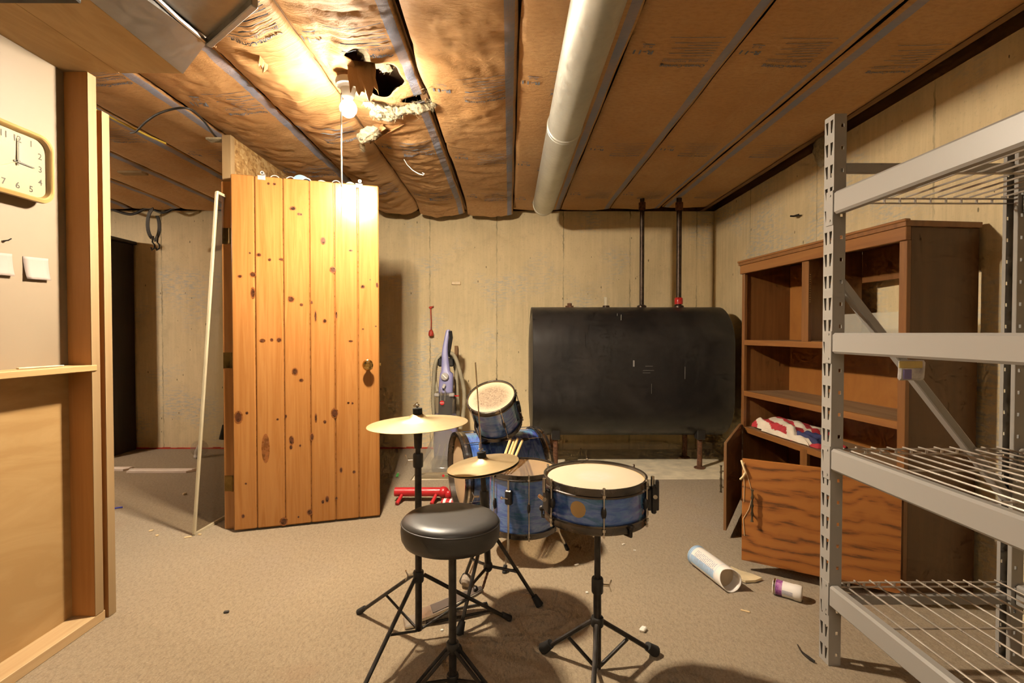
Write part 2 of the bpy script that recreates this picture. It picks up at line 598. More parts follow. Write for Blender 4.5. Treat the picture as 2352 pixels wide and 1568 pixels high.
BATT = []
for i, (x0, x1, sx, sag, cr, lab, ye, dr) in enumerate(BAYS):
    b = B()
    fine = i in (4, 5, 6, 7)
    nx = (44 if i == 5 else 26) if fine else 16
    ys = [-2.95 + .3 * k for k in range(14)] if i not in (6, 7, 8, 9) else []
    y = 1.25 if i < 6 or i > 9 else (1.52 if i == 6 else 1.856); step = (.014 if i == 5 else .026) if fine else .05
    while y < ye: ys.append(y); y += step
    ys.append(ye)
    vs = []
    for y in ys:
        row = []
        for k in range(nx + 1):
            x = x0 + (x1 - x0) * k / nx
            xe = x
            if k in (0, nx):                               # slightly ragged edges
                xe = x + .006 * noise.noise(V((i * 3.1 + k, y * 3, 0)))
                if i == 4 and k == 0: xe += .030 * noise.noise(V((3, y * 2.1, 0))) + .02
            u = (x - sx) if sx is not None else .2
            if i == 1: u = (1.375 - x) * 1.6 if x > 1.2 else x - .6
            yy = y + (.03 * noise.noise(V((x * 5, i * 3, 0))) if y == ye else 0)
            row.append((b.bm.verts.new((xe, yy, bay_z(i, x, y))), (u, y + i * .37)))
        vs.append(row)
    for r in range(len(vs) - 1):
        for k in range(nx):
            q = [vs[r][k], vs[r][k + 1], vs[r + 1][k + 1], vs[r + 1][k]]
            mx = sum(p[0].co.x for p in q) / 4; my = sum(p[0].co.y for p in q) / 4
            if i == 5 and in_hole(mx, my): continue
            if i == 6 and in_hole_g(mx, my): continue
            b.face([p[0] for p in q], [p[1] for p in q])
    for v in [v for v in b.bm.verts if not v.link_faces]: b.bm.verts.remove(v)
    if i in (5, 6):                                        # soften the torn rim
        for it in range(4):
            nb = {}
            for v in b.bm.verts:
                if x0 + .02 < v.co.x < x1 - .02 and v.co.y > 1.56 and v.co.y < ye - .05:
                    es = [e for e in v.link_edges if len(e.link_faces) == 1]
                    if len(es) == 2: nb[v] = (es[0].other_vert(v).co + es[1].other_vert(v).co) * .25 + v.co * .5
            for v, p in nb.items(): v.co = p
    o = b.build('hanging_insulation_batt', M['kraft'], loc='world', ang=80, recalc=False)
    md = o.modifiers.new('thick', 'SOLIDIFY'); md.thickness = .0012; md.offset = 0
    tag(o, lab, 'insulation batt', 'kraft batts between the joists')
    BATT.append(o)

# joists hidden above the paper, seen where it is torn
for x in (-.43, -.84, 1.885):
    b = B(); b.box(x - .019, x + .019, -3, 4.78, 2.325, 2.5)
    struct(b.build('trim_5', M['joist'], loc='world'))

# ---- print on the paper
def text_polys(body, size, off=0.0, spacing=1.0):
    cu = bpy.data.curves.new('t', 'FONT'); cu.body = body; cu.size = size; cu.offset = off
    cu.resolution_u = 2; cu.space_character = spacing; cu.align_x = 'LEFT'
    ob = bpy.data.objects.new('t', cu); COL.objects.link(ob)
    bpy.context.view_layer.update()
    me = bpy.data.meshes.new_from_object(ob.evaluated_get(bpy.context.evaluated_depsgraph_get()))
    vs = [v.co.copy() for v in me.vertices]; fs = [list(p.vertices) for p in me.polygons]
    bpy.data.objects.remove(ob); bpy.data.meshes.remove(me); bpy.data.curves.remove(cu)
    return vs, fs

def put_text(b, body, size, place, off=0.0, spacing=1.0, width=None):
    vs, fs = text_polys(body, size, off, spacing)
    k = 1.0
    if width and vs:
        w = max(v.x for v in vs); k = width / w
    nv = [b.bm.verts.new(place(v.x * k, v.y)) for v in vs]
    for f in fs:
        if any(in_hole(nv[q].co.x, nv[q].co.y) for q in f): continue
        b.face([nv[q] for q in f])

def print_block(b, i, xr, y, big=True):
    """xr: world x where lines start (text runs towards -x, its top towards +y)"""
    def pl(dx, dy):
        def f(u, v):
            x = xr - dx - u; yy = y + dy + v
            return (x, yy, bay_z(i, x, yy) - .0042)
        return f
    put_text(b, 'Owens-Corning', .030, pl(0, .055), .0008, width=.20)
    put_text(b, 'Building Insulation', .020, pl(0, .022), 0, width=.20)
    def bar(dy, w, h, dx=0):
        n = 8
        f = pl(dx, dy)
        for k in range(n):
            b.face([b.bm.verts.new(f(w * k / n, 0)), b.bm.verts.new(f(w * (k + 1) / n, 0)), b.bm.verts.new(f(w * (k + 1) / n, h)), b.bm.verts.new(f(w * k / n, h))])
    bar(.012, .20, .003)
    for r in range(6): bar(-.012 - r * .019, .13 + .06 * (r % 2), .0035)
    bar(-.142, .22, .003)
    if big:
        put_text(b, 'R-11', .040, pl(.255, -.045), .001, width=.085)
        put_text(b, 'R-2', .02, pl(.27, -.080), 0, width=.04)
        bar(-.092, .05, .005, .265)

prints = {0: [(1.80, 2.10, 0), (1.80, 3.15, 0), (1.80, 4.1, 0)], 1: [(1.31, 2.06, 1), (1.31, 3.12, 1), (1.31, 4.12, 1)],
          2: [(.86, 2.06, 1), (.86, 3.12, 1), (.86, 4.12, 1)], 3: [(.40, 2.30, 1), (.40, 3.4, 1), (.40, 4.25, 1)],
          4: [(-.02, 2.31, 1), (-.02, 3.25, 1), (-.02, 4.15, 1)], 5: [(-.48, 1.95, 1), (-.48, 3.05, 1), (-.48, 4.05, 1)],
          6: [(-.87, 1.80, 1), (-.88, 2.8, 1), (-.88, 3.8, 1)], 7: [(-1.28, 2.5, 1), (-1.28, 3.5, 1)], 8: [(-1.76, 2.2, 1), (-1.76, 3.2, 1)],
          9: [(-2.22, 2.9, 1)]}
for i, L in prints.items():
    for xr, y, big in L:
        b = B(); print_block(b, i, xr, y, big)
        b.build('printed_text', M['print'], BATT[i], smooth=False, recalc=False)

# ---- torn flaps and fluff by the lamp
def flap(pts_rows, name, parent, mat):
    b = B()
    rows = [[b.bm.verts.new(V(p)) for p in r] for r in pts_rows]
    for ri, (a, c) in enumerate(zip(rows[:-1], rows[1:])):
        for k in range(len(a) - 1):
            b.face([a[k], a[k + 1], c[k + 1], c[k]], [(.2, .1 * k), (.2, .1 * k + .1), (.3, .1 * k + .1), (.3, .1 * k)])
    o = b.build(name, mat, parent, ang=80)
    md = o.modifiers.new('thick', 'SOLIDIFY'); md.thickness = .0014; md.offset = 0
    return o

def ragged(p0, p1, drop, n=34, seed=0, rows=5, lean=V((0, 0, 0)), curl=.02):
    p0, p1 = V(p0), V(p1)
    out = []
    for r in range(rows):
        row = []
        for k in range(n + 1):
            t = k / n
            d = drop * (1 + .55 * noise.noise(V((t * 4 + seed, seed, 0))) + .16 * noise.noise(V((t * 15 + seed, seed, 3)))) * (r / (rows - 1))
            p = p0.lerp(p1, t) + V((0, 0, -1)) * d + lean * (r / (rows - 1)) ** 1.5
            p += V((.6, 1, .2)) * curl * noise.noise(V((t * 3 + seed, r * .7, 2)))
            row.append(p)
        out.append(row)
    return out

BF = BATT[5]
# flap that hangs from the near rim of the hole (throws the shadow on the batts)
flap(ragged((-.700, 2.080, 2.302), (-.580, 2.090, 2.298), .135, seed=2, lean=V((.015, .012, 0)), curl=.012), 'torn_flap', BF, M['kraft'])
# paper cone curling down beyond the hole
cone = []
A0 = F(905, 285, 2.275); A1 = F(838, 330, 2.225)
for r in range(6):
    t = r / 5
    c = A0.lerp(A1, t); rad = .075 * (1 - t * .5)
    cone.append([c + V((math.cos(a) * rad * .8, math.sin(a) * rad * .5, math.sin(a) * rad * .6)) + V((0, 0, .012 * noise.noise(V((a * 2, t * 4, 1))))) for a in [PI * (.05 + 1.25 * k / 14) for k in range(15)]])
flap(cone, 'torn_flap', BF, M['kraft'])

def fluff(name, pts, rad, parent, seed=0, n=30, lump=.5):
    b = B()
    pts = [V(p) for p in pts]
    fine = []
    for a, c in zip(pts[:-1], pts[1:]):
        for k in range(14): fine.append(a.lerp(c, k / 14))
    fine.append(pts[-1])
    m = len(fine)
    rs = [rad * (math.sin(PI * (k + .8) / (m + .6)) ** .5) * (1 + .45 * noise.noise(fine[k] * 16 + V((seed, 9, 1)))) for k in range(m)]
    b.tube(fine, rs, n)
    rg = random.Random(seed)
    strands = []
    for v in list(b.bm.verts):
        c = min(fine, key=lambda p: (p - v.co).length_squared)
        d = v.co - c
        f = 1 + lump * noise.noise(v.co * 24 + V((seed, 0, 0))) + lump * noise.noise(v.co * 70 + V((seed, 5, 0))) + lump * noise.noise(v.co * 180)
        v.co = c + V((d.x * f, d.y * f, d.z * f * .65))
        if rg.random() < .22: strands.append((v.co.copy(), d.normalized() if d.length > 1e-6 else V((0, 0, -1))))
    for p, d in strands:
        q = V((rg.uniform(-1, 1), rg.uniform(-1, 1), rg.uniform(-1, .6))) * .8 + d
        q.normalize(); L = rg.uniform(.006, .022)
        r2 = V((rg.uniform(-1, 1), rg.uniform(-1, 1), rg.uniform(-1, 1))) * .5
        e1 = p + q * L * .5; e2 = e1 + (q + r2).normalized() * L * .5
        w = q.cross(V((.3, .2, 1))).normalized() * .0007
        b.face([p - w, p + w, e1 + w * .8, e1 - w * .8]); b.face([e1 - w * .8, e1 + w * .8, e2])
    return b.build(name, M['fluff'], parent, ang=180, recalc=False)

fluff('fibre_tuft', [F(834, 236, 2.252), F(865, 246, 2.25), F(905, 256, 2.255), F(945, 252, 2.262), F(985, 245, 2.272), F(1002, 238, 2.28)], .032, BF, 1)
fluff('fibre_tuft', [F(850, 258, 2.245), F(885, 264, 2.25), F(925, 262, 2.258)], .034, BF, 4)
fluff('fibre_tuft', [F(866, 294, 2.225), F(845, 310, 2.215), F(826, 322, 2.21)], .036, BF, 8)
fluff('fibre_tuft', [F(836, 348, 2.215), F(830, 328, 2.215)], .012, BF, 3)
fluff('fibre_tuft', [(-.56, 2.30, 2.38), (-.62, 2.22, 2.40), (-.66, 2.1, 2.39)], .05, BF, 12)
# loose threads
b = B()
for k in range(16):
    p = F(940 + R.uniform(-20, 70), 215 + R.uniform(-30, 40), 2.28)
    pts = [p]
    d = V((R.uniform(-1, 1), R.uniform(-1, 1), R.uniform(-.6, .6)))
    for q in range(7):
        d = (d + V((R.uniform(-.7, .7), R.uniform(-.7, .7), R.uniform(-.5, .5)))).normalized()
        p = p + d * .016; p.z = min(p.z, 2.29); pts.append(p)
    b.tube(pts, .0006, 4)
b.build('loose_threads', M['fluff'], BF)
# tear of the batt at the duct's end
fluff('fibre_tuft', [(-1.03, 1.72, 2.31), (-1.07, 1.80, 2.30), (-1.10, 1.90, 2.31)], .05, BATT[6], 21)
flap(ragged((-1.245, 1.86, 2.315), (-1.16, 1.93, 2.31), .05, seed=9), 'torn_flap', BATT[7], M['kraft'])
flap(ragged((-1.62, 1.95, 2.30), (-1.50, 1.99, 2.30), .035, seed=11, lean=V((.02, .02, 0))), 'torn_flap', BATT[7], M['kraft'])
flap(ragged((-1.02, 1.98, 2.30), (-1.015, 2.02, 2.30), .075, seed=15), 'torn_flap', BATT[6], M['kraft'])
# wire hook poking out of the torn batt
b = B(); b.tube([W(928, 366, 3.0), W(935, 378, 2.95), W(948, 391, 2.92), W(962, 399, 2.9), W(972, 402, 2.9), W(975, 399, 2.9), W(970, 397, 2.9)], .0022, 6)
M['wire_white'] = simple('white wire', (.8, .78, .7), .4)
tag(b.build('wire_hook', M['wire_white']), 'thin pale wire with a hooked tip poking out of the ripped batt', 'wire')

# ================================================================== DUCTS
def galv(name, col=(.55, .55, .53), rough=.38, sc=30):
    t = NT(name)
    c = t.coord()
    n = t.noise(c, sc, 6, .7, .4)
    n2 = t.noise(c, 3, 4, .6)
    t.set(t.ramp(n2, [(.3, tuple(x * .75 for x in col)), (.7, col)]), metal=.85)
    t.l(t.ramp(n, [(.3, rough - .1), (.7, rough + .15)]), t.p.inputs['Roughness'])
    t.bump(n, .06, .004)
    return t.m
M['galv'] = galv('galvanised sheet', (.36, .35, .33))
M['galvpipe'] = galv('galvanised pipe', (.62, .62, .56), .48, 45)
M['tan'] = wood('tan fibreboard', (.46, .325, .165), (.38, .255, .12), (1, .3, 1), 7, .8, contrast=.2)
M['blackish'] = simple('black', (.02, .018, .016), .6)
duct = thing('air_duct', 'boxed air duct with tan underside and bare metal side above the cream panel', 'duct', (-1.9, 1.4, 2.12))
b = B(); b.box(-2.7, -1.485, 1.44, 1.85, 2.121, 2.29, bev=.002); b.build('underside_board', M['tan'], duct)
b = B(); b.box(-1.482, -1.246, 1.40, 1.85, 2.119, 2.29, bev=.002); b.build('underside_board', M['tan'], duct)
b = B(); b.box(-2.7, -1.26, -2.5, 1.437, 2.10, 2.29, bev=.004); b.build('dark_casing', M['blackish'], duct)
b = B()
p = [V((-1.244, 1.849, 2.117)), V((-1.243, .6, 2.117)), V((-1.095, .6, 2.117)), V((-1.097, 1.42, 2.13)), V((-1.115, 1.79, 2.20))]
b.prism(p, (0, 0, .05)); b.build('metal_sleeve', M['galv'], duct, ang=25)
b = B()
p = [V((-1.100, 1.775, 2.205)), V((-1.085, 1.42, 2.165)), V((-1.08, .5, 2.15)), V((-.78, .5, 2.15)), V((-.79, 1.30, 2.165)), V((-.815, 1.545, 2.195))]
b.prism(p, (0, 0, .06)); b.build('metal_boot', M['galv'], duct, ang=25)
b = B(); b.tube([V((-1.112, 1.80, 2.20)), V((-1.095, 1.6, 2.17)), V((-1.085, 1.42, 2.16)), V((-1.08, .7, 2.145))], .008, 8); b.build('seam_lip', M['galv'], duct)
b = B()
a, c = V((-1.105, 1.785, 2.196)), V((-.812, 1.552, 2.186))
b.obox(a, c, .022, .03, bev=.003); b.build('end_flange', M['galv'], duct)

def bead_ring(b, p, axis, r, t): b.lathe([(r, -t), (r + t * .9, -t * .5), (r + t * .9, t * .5), (r, t)], (lambda m: (setattr(m, 'translation', V(p)), m)[1])(frame(axis).to_4x4()), 40)
pipe = thing('duct_pipe', 'round galvanised metal pipe hung lengthwise under the ceiling', 'pipe', (.28, 2.5, 2.19))
PX, PZ, PR = .292, 2.222, .090
b = B()
Mp = frame((0, 1, 0)).to_4x4(); Mp.translation = V((PX, -2.4, PZ))
b.lathe([(PR, 0), (PR, 4.93)], Mp, 40)
b.build('pipe_section', M['galvpipe'], pipe)
b = B()
Mp = frame((0, 1, 0)).to_4x4(); Mp.translation = V((PX, 2.53, PZ))
b.lathe([(PR + .0015, 0), (PR + .0015, 1.56), (PR - .003, 1.60), (PR - .03, 1.625), (0, 1.63)], Mp, 40)
b.build('pipe_section', M['galvpipe'], pipe)
for y_, t_ in ((2.53, .006), (2.56, .004), (4.06, .005)):
    b = B(); bead_ring(b, (PX, y_, PZ), (0, 1, 0), PR, t_); b.build('crimped_seam', M['galvpipe'], pipe)
for y in (.7,):
    b = B()
    a_ = [PI * (1 + k / 24) for k in range(25)]
    pr = [V((PX - PR - .003, y, 2.33))] + [V((PX + (PR + .003) * math.cos(q), y, PZ + (PR + .003) * math.sin(q))) for q in a_] + [V((PX + PR + .003, y, 2.33))]
    for p_, q_ in zip(pr[:-1], pr[1:]): b.face([p_, q_, q_ + V((0, .02, 0)), p_ + V((0, .02, 0))])
    b.build('hanger_strap', M['galvpipe'], pipe)

# ================================================================== LAMP
BL = W(800, 249, 2.17)
M['porcelain'] = simple('porcelain', (.80, .76, .68), .25, coat=.4, var=.04)
def emit(name, col, strength):
    t = NT(name); e = t.n('ShaderNodeEmission'); e.inputs[0].default_value = (*col, 1); e.inputs[1].default_value = strength
    t.l(e.outputs[0], t.out.inputs[0]); return t.m
LAMP_COL = (1.0, .855, .655)
M['bulb'] = emit('lit bulb', LAMP_COL, 14)
lamp = thing('ceiling_lamp', 'bare lit bulb in a white porcelain holder with a pull chain', 'lamp', (BL.x, BL.y, BL.z))
T = Matrix.Translation(V((BL.x, BL.y, 0)))
zt = bay_z(6, -.86, 2.25) + .0
b = B(); b.lathe([(0, BL.z + .125), (.052, BL.z + .125), (.055, BL.z + .115), (.052, BL.z + .098), (.034, BL.z + .085), (.026, BL.z + .05), (.022, BL.z + .046), (0, BL.z + .046)], T, 32)
b.build('lamp_holder', M['porcelain'], lamp)
b = B(); b.lathe([(0, BL.z - .040), (.013, BL.z - .038), (.026, BL.z - .029), (.036, BL.z - .012), (.0385, BL.z + .002), (.033, BL.z + .018), (.020, BL.z + .034), (.016, BL.z + .045), (0, BL.z + .045)], T, 24)
b.build('bulb', M['bulb'], lamp)
M['cord'] = simple('pale cord', (.78, .72, .60), .7)
px0 = W(784, 265, 2.15)
b = B(); b.tube([V((BL.x - .03, BL.y, BL.z + .07)), V((px0.x, px0.y, BL.z + .05)), px0, W(784, 350, 2.15), W(785, 428, 2.15)], .0034, 8)
b.build('pull_cord', M['cord'], lamp)
b = B()
p0, p1 = W(785, 428, 2.15), W(783, 527, 2.15)
for k in range(46): b.ball(p0.lerp(p1, k / 45), .0014, nu=6, nv=4)
b.build('bead_chain', M['oldbrass'], lamp)
b = B(); b.box(BL.x - .035, BL.x + .035, BL.y - .035, BL.y + .035, BL.z + .126, 2.33); tag(b.build('mounting_block', M['joist']), 'short dark wooden block the porcelain lamp holder is screwed to', 'wood block')

ld = bpy.data.lights.new('bulb_light', 'POINT'); lo = bpy.data.objects.new('bulb_light', ld); COL.objects.link(lo)
lo.parent = lamp; lo.location = (0, 0, -.002)
ld.energy = 2200; ld.color = LAMP_COL; ld.shadow_soft_size = .041
ld.use_nodes = True                                    # LED bulb: little light goes back past its collar
nt = ld.node_tree; nt.nodes.clear()
lout = nt.nodes.new('ShaderNodeOutputLight'); le = nt.nodes.new('ShaderNodeEmission'); nt.links.new(le.outputs[0], lout.inputs[0])
tc = nt.nodes.new('ShaderNodeTexCoord'); sx = nt.nodes.new('ShaderNodeSeparateXYZ'); nt.links.new(tc.outputs['Normal'], sx.inputs[0])
mr = nt.nodes.new('ShaderNodeMapRange'); nt.links.new(sx.outputs[2], mr.inputs[0])
mr.inputs[1].default_value = -1; mr.inputs[2].default_value = 1; mr.inputs[3].default_value = 0; mr.inputs[4].default_value = 1
rp = nt.nodes.new('ShaderNodeValToRGB'); nt.links.new(mr.outputs[0], rp.inputs[0])
els = rp.color_ramp.elements
CURVE = ((.0, 1.0), (.2, .95), (.32, .80), (.40, .62), (.5, .48), (.56, .26), (.66, .14), (1.0, .09))
for p_, c_ in CURVE[1:-1]: els.new(p_)
for e_, (p_, c_) in zip(els, CURVE):
    e_.position = p_; e_.color = (c_, c_, c_, 1)
nt.links.new(rp.outputs[0], le.inputs['Strength'])

lamp2 = thing('back_room_lamp', 'bare lit bulb on the back room ceiling, out of sight behind the cream panel', 'lamp', (-4.22, 2.98, 2.10))
T = Matrix.Translation(V((-4.22, 2.98, 0)))
b = B(); b.lathe([(0, 2.225), (.052, 2.225), (.055, 2.215), (.034, 2.185), (.022, 2.146), (0, 2.146)], T, 28); b.build('lamp_holder', M['porcelain'], lamp2)
b = B(); b.lathe([(0, 2.06), (.013, 2.062), (.026, 2.071), (.036, 2.088), (.0385, 2.102), (.033, 2.118), (.02, 2.134), (.016, 2.145), (0, 2.145)], T, 24); b.build('bulb', M['bulb'], lamp2)
ld2 = ld.copy(); lo2 = bpy.data.objects.new('bulb_light', ld2); COL.objects.link(lo2); lo2.parent = lamp2; lo2.location = (0, 0, -.002)
ld2.energy = 850; ld2.color = (1.0, .86, .72)
# ================================================================== PLANK DOOR
M['door'] = wood('varnished knotty pine', (.37, .17, .050), (.285, .113, .027), (1, 1, .045), 26, .24, coat=0, contrast=.45, bump=.03, dist=1.8)
for n_ in M['door'].node_tree.nodes:
    if n_.type == 'BSDF_PRINCIPLED': n_.inputs['Specular IOR Level'].default_value = .3
M['knot'] = simple('pine knot', (.075, .022, .007), .3, coat=.3, var=.4, scale=60)
M['knothalo'] = simple('pine knot halo', (.22, .072, .015), .3, coat=.3, var=.25, scale=40)
M['brass'] = simple('polished brass', (.62, .42, .15), .2, 1, var=.15)
HP, EP = F(537, 1219, .012), F(873, 1184, .012)
HP.z = EP.z = 0
DX = (EP - HP); DW = DX.length; DX.normalize()
DN = V((0, 0, 1)).cross(DX).normalized()          # into the room depth
if DN.y < 0: DN = -DN
Mdoor = Matrix((DX, DN, V((0, 0, 1)))).transposed().to_4x4(); Mdoor.translation = HP
DH0, DH1 = .012, 2.022
cuts = [0, .149, .334, .510, .682, .848, 1.0]
b = B()
for k in range(6):
    b.box(DW * cuts[k] + (.0016 if k else 0), DW * cuts[k + 1] - (.0016 if k < 5 else 0), 0, .036, DH0, DH1, bev=.006, M=Mdoor)
b.mi = 2
b.box(.004, DW - .004, .010, .034, DH0 + .003, DH1 - .003, M=Mdoor)  # dark backing board added to stop light leaking through the plank grooves
KN = '''233,103,5,5;255,104,6,5;325,200,12,8;348,222,6,6;357,224,5,5;446,328,10,14;487,444,12,13;657,228,7,9;165,380,4,4;198,387,9,7;237,406,6,6;280,404,9,5;130,474,8,6;176,466,11,9;176,540,8,22;617,510,9,7;650,482,3,3;682,503,5,10;318,563,12,12;359,585,6,6;400,575,4,7;415,630,4,22;453,649,7,8;502,625,4,16;210,731,10,7;245,727,6,7;272,727,9,9;333,854,11,14;358,889,8,7;618,680,4,3;677,668,4,3;554,978,5,4;572,979,4,5;124,1040,14,24;154,1023,5,6;267,1047,5,4;298,1035,4,8;222,1165,16,60;495,1020,13,19;454,1056,6,7;417,1040,4,18;320,1132,9,17;401,1117,7,15;354,1153,4,5;318,1160,6,9;523,1250,6,11;580,1257,6,6;150,1308,4,4;446,1380,6,8;464,1370,7,13;503,1365,5,7;393,1423,11,12;140,1440,6,8;290,1462,14,16;347,1443,4,4;563,366,9,4;564,729,9,4'''
def ell(b, cx, cz, rx, rz, y, n=14):
    b.face([b.bm.verts.new(Mdoor @ V((cx + rx * math.cos(2 * PI * k / n), y, cz + rz * math.sin(2 * PI * k / n)))) for k in range(n)])
for s_ in KN.split(';'):
    x, y, rx, ry = map(float, s_.split(','))
    u0 = (x - 97 - (y - 65) * .007) / (590 + (y - 65) * .002)
    u = u0 / (u0 + (1 - u0) * (EP.y / HP.y) ** -1) if 0 else u0 * (1 + .07 * (1 - u0))
    yt = 65 + 43 * u0; yb = 1500 - 68 * u0
    vv = (y - yt) / (yb - yt)
    cx = DW * u; cz = DH1 - (DH1 - DH0) * vv
    kx = DW / 590; kz = (DH1 - DH0) / (yb - yt)
    b.mi = 2
    if ry < 40: ell(b, cx, cz, rx * kx * 1.2, ry * kz * 1.15, -.0003)
    b.mi = 1 if ry < 40 else 2
    if ry >= 40: ell(b, cx, cz, rx * kx, ry * kz, -.0004, 20)
    else: ell(b, cx, cz, rx * kx * .85, ry * kz * .8, -.0006)
door = struct(b.build('door_1', [M['door'], M['knot'], M['knothalo']], recalc=False),
              'open knotty pine plank door with a round brass knob')
kz_ = W(844, 838, 2.87)
kc = Mdoor.inverted() @ V((kz_.x, kz_.y, kz_.z)); kc = Mdoor @ V((DW * .915, 0, kz_.z))
b = B(); Mk = frame(-DN).to_4x4(); Mk.translation = kc
b.lathe([(0, 0), (.031, 0), (.031, .004), (.024, .008), (.012, .012), (.011, .030), (.020, .036), (.030, .046), (.031, .054), (.026, .062), (.014, .066), (.012, .064), (0, .064)], Mk, 28)
b.build('door_knob', M['brass'], door)
b = B(); b.box(DW - .0005, DW + .010, .012, .026, kz_.z - .008, kz_.z + .008, bev=.002, M=Mdoor); b.build('latch_bolt', M['brass'], door)

# over-the-door rack with soles hung behind
M['white_metal'] = simple('white enamel', (.42, .39, .36), .3, var=.04)
M['blue_sole'] = simple('pale blue sole', (.13, .23, .31), .6, var=.08)
M['cream_sole'] = simple('cream sole', (.32, .26, .17), .6, var=.05)
def dpt(px, up, off):      # on the door top at image column px, up metres above, off metres behind the face
    best = None
    for k in range(400):
        u = k / 399 * DW
        p = Mdoor @ V((u, off, DH1 + up))
        d = p - CAM
        x = 1176 + FPX * d.dot(RGT) / d.dot(FWD)
        if best is None or abs(x - px) < best[0]: best = (abs(x - px), u)
    return best[1]
rk = thing('over_door_rack', 'white wire rack hooked over the top of the plank door', 'door rack', Mdoor @ V((DW * .5, .018, DH1)))
for px in (601, 825):
    u = dpt(px, 0, 0)
    b = B(); b.box(u - .020, u + .020, -.004, .042, DH1, DH1 + .003, M=Mdoor); b.box(u - .020, u + .020, -.0035, -.0005, DH1 - .022, DH1 + .003, bev=.001, M=Mdoor)
    b.build('hanger_bracket', M['white_metal'], rk)
    b = B(); b.cyl(Mdoor @ V((u + .004, -.003, DH1 + .018)), Mdoor @ V((u + .004, .05, DH1 + .018)), .0105, n=16); b.build('rail_end', M['white_metal'], rk)
    b = B(); b.cyl(Mdoor @ V((u + .004, -.0032, DH1 + .018)), Mdoor @ V((u + .004, -.002, DH1 + .018)), .006, n=12); b.build('end_hole', M['blackish'], rk)
for px in (631, 668, 704, 772):
    u = dpt(px, 0, .04)
    b = B(); b.tube([Mdoor @ V((u + .026 * math.cos(a), .042, DH1 - .004 + .026 * math.sin(a))) for a in [PI * k / 14 for k in range(15)]], .0032, 8)
    b.build('wire_loop', M['white_metal'], rk)
u0, u1 = dpt(601, 0, .04), dpt(825, 0, .04)
b = B(); b.tube([Mdoor @ V((u0, .052, DH1 - .012)), Mdoor @ V((u1, .052, DH1 - .012))], .005, 10); b.build('rail', M['white_metal'], rk)
for px, up, w, mat, lab in ((645, .010, .020, 'blue_sole', 'small pale blue rounded sole peeking over the hinge end of the plank door'),
                            (694, .044, .056, 'blue_sole', 'largest pale blue rounded sole sticking up over the plank door top'),
                            (741, .024, .032, 'cream_sole', 'cream rounded sole next to the big blue one on the door top'),
                            (806, .028, .034, 'cream_sole', 'cream rounded sole behind the pull chain on the door top')):
    u = dpt(px, up / 2, .06)
    b = B()
    ring = []
    for k in range(28):
        a = 2 * PI * k / 28
        x = w * math.cos(a) * (1 - .15 * math.sin(a)); z = math.sin(a)
        z = z * up * 1.0 if z > 0 else z * .19
        ring.append(Mdoor @ V((u + x + (.012 * max(0, z / .05)) * -1, .060, DH1 + z)))
    b.prism(ring, DN * .016)
    tag(b.build('slipper_sole', M[mat], ang=50), lab, 'slipper', 'soles on the over door rack')

# ================================================================== OIL TANK
M['tank'] = None
t = NT('black tank paint')
c = t.coord()
n1 = t.noise(c, 2.2, 5, .65, .6); n2 = t.noise(t.coord(scale=(1, 1, .25)), 9, 5, .7); n3 = t.noise(c, 70, 4, .7)
col = t.ramp(n1, [(.35, (.010, .0095, .010)), (.62, (.026, .023, .022))])
col = t.mix(t.ramp(n2, [(.62, 0), (.8, .35)]), col, (.055, .048, .042))
col = t.mix(t.ramp(n3, [(.70, 0), (.74, .6)]), col, (.16, .13, .10))
t.set(col, spec=.5); t.l(t.ramp(n2, [(.3, .30), (.7, .52)]), t.p.inputs['Roughness']); t.bump(n1, .06, .01)
M['tank'] = t.m
M['rust'] = simple('rusty iron', (.17, .075, .038), .8, .3, var=.35, scale=50, bump=.3)
M['iron'] = simple('dark iron pipe', (.085, .058, .042), .42, .7, var=.3, scale=25, bump=.1)
M['scratch'] = simple('bare scratches', (.30, .29, .27), .5)
TY, TZ, TR, TS = 4.20, .80, .335, .223          # centre, radius of the rounded ends, half of the straight part
TX0 = WX_ = (1224 - 1170) / 1100 * 3.865
TX1 = (1691 - 1170) / 1100 * 3.865
def obround(x, r, dz=0, n=20):
    pts = []
    for k in range(n + 1): a = PI * k / n; pts.append(V((x, TY - r * math.cos(a), TZ + TS + r * math.sin(a))))
    for k in range(n + 1): a = PI * k / n; pts.append(V((x, TY + r * math.cos(a), TZ - TS - r * math.sin(a))))
    return pts
tank = thing('oil_tank', 'big black obround heating oil tank on short legs before the back wall', 'oil tank', ((TX0 + TX1) / 2, TY, 0))
b = B()
b.loft([obround(TX0 + .018, TR - .020), obround(TX0 + .004, TR - .012), obround(TX0, TR - .003), obround(TX0 + .003, TR), obround(TX1 - .003, TR), obround(TX1, TR - .003), obround(TX1 - .004, TR - .012), obround(TX1 - .018, TR - .020)], cap=False)
b.build('tank_shell', M['tank'], tank, ang=40)
for xa, sgn in ((TX0 + .018, -1), (TX1 - .018, 1)):
    b = B()
    b.loft([obround(xa, TR - .020), obround(xa + sgn * .012, TR - .05), obround(xa + sgn * .03, TR - .14), obround(xa + sgn * .038, TR - .28)])
    b.build('end_cap', M['tank'], tank, ang=50)
for x in (TX0 + .20, TX1 - .22):
    for y, py in ((TY - .17, -1), (TY + .17, 1)):
        b = B(); b.cyl((x, y, .0), (x, y, .30), .021, n=14)
        leg = b.build('leg', M['rust'], tank)
        b = B(); b.box(x - .035, x + .035, y - .035 - (.006 if py < 0 else 0), y + .035, .235, .36, bev=.006); b.build('leg_bracket', M['tank'], leg)
        b = B(); b.lathe([(0, -.0118), (.045, -.0118), (.045, -.004), (.024, .004), (0, .004)], Matrix.Translation(V((x, y, 0))), 18); b.build('foot_plate', M['rust'], leg)
ztop = TZ + TS + TR
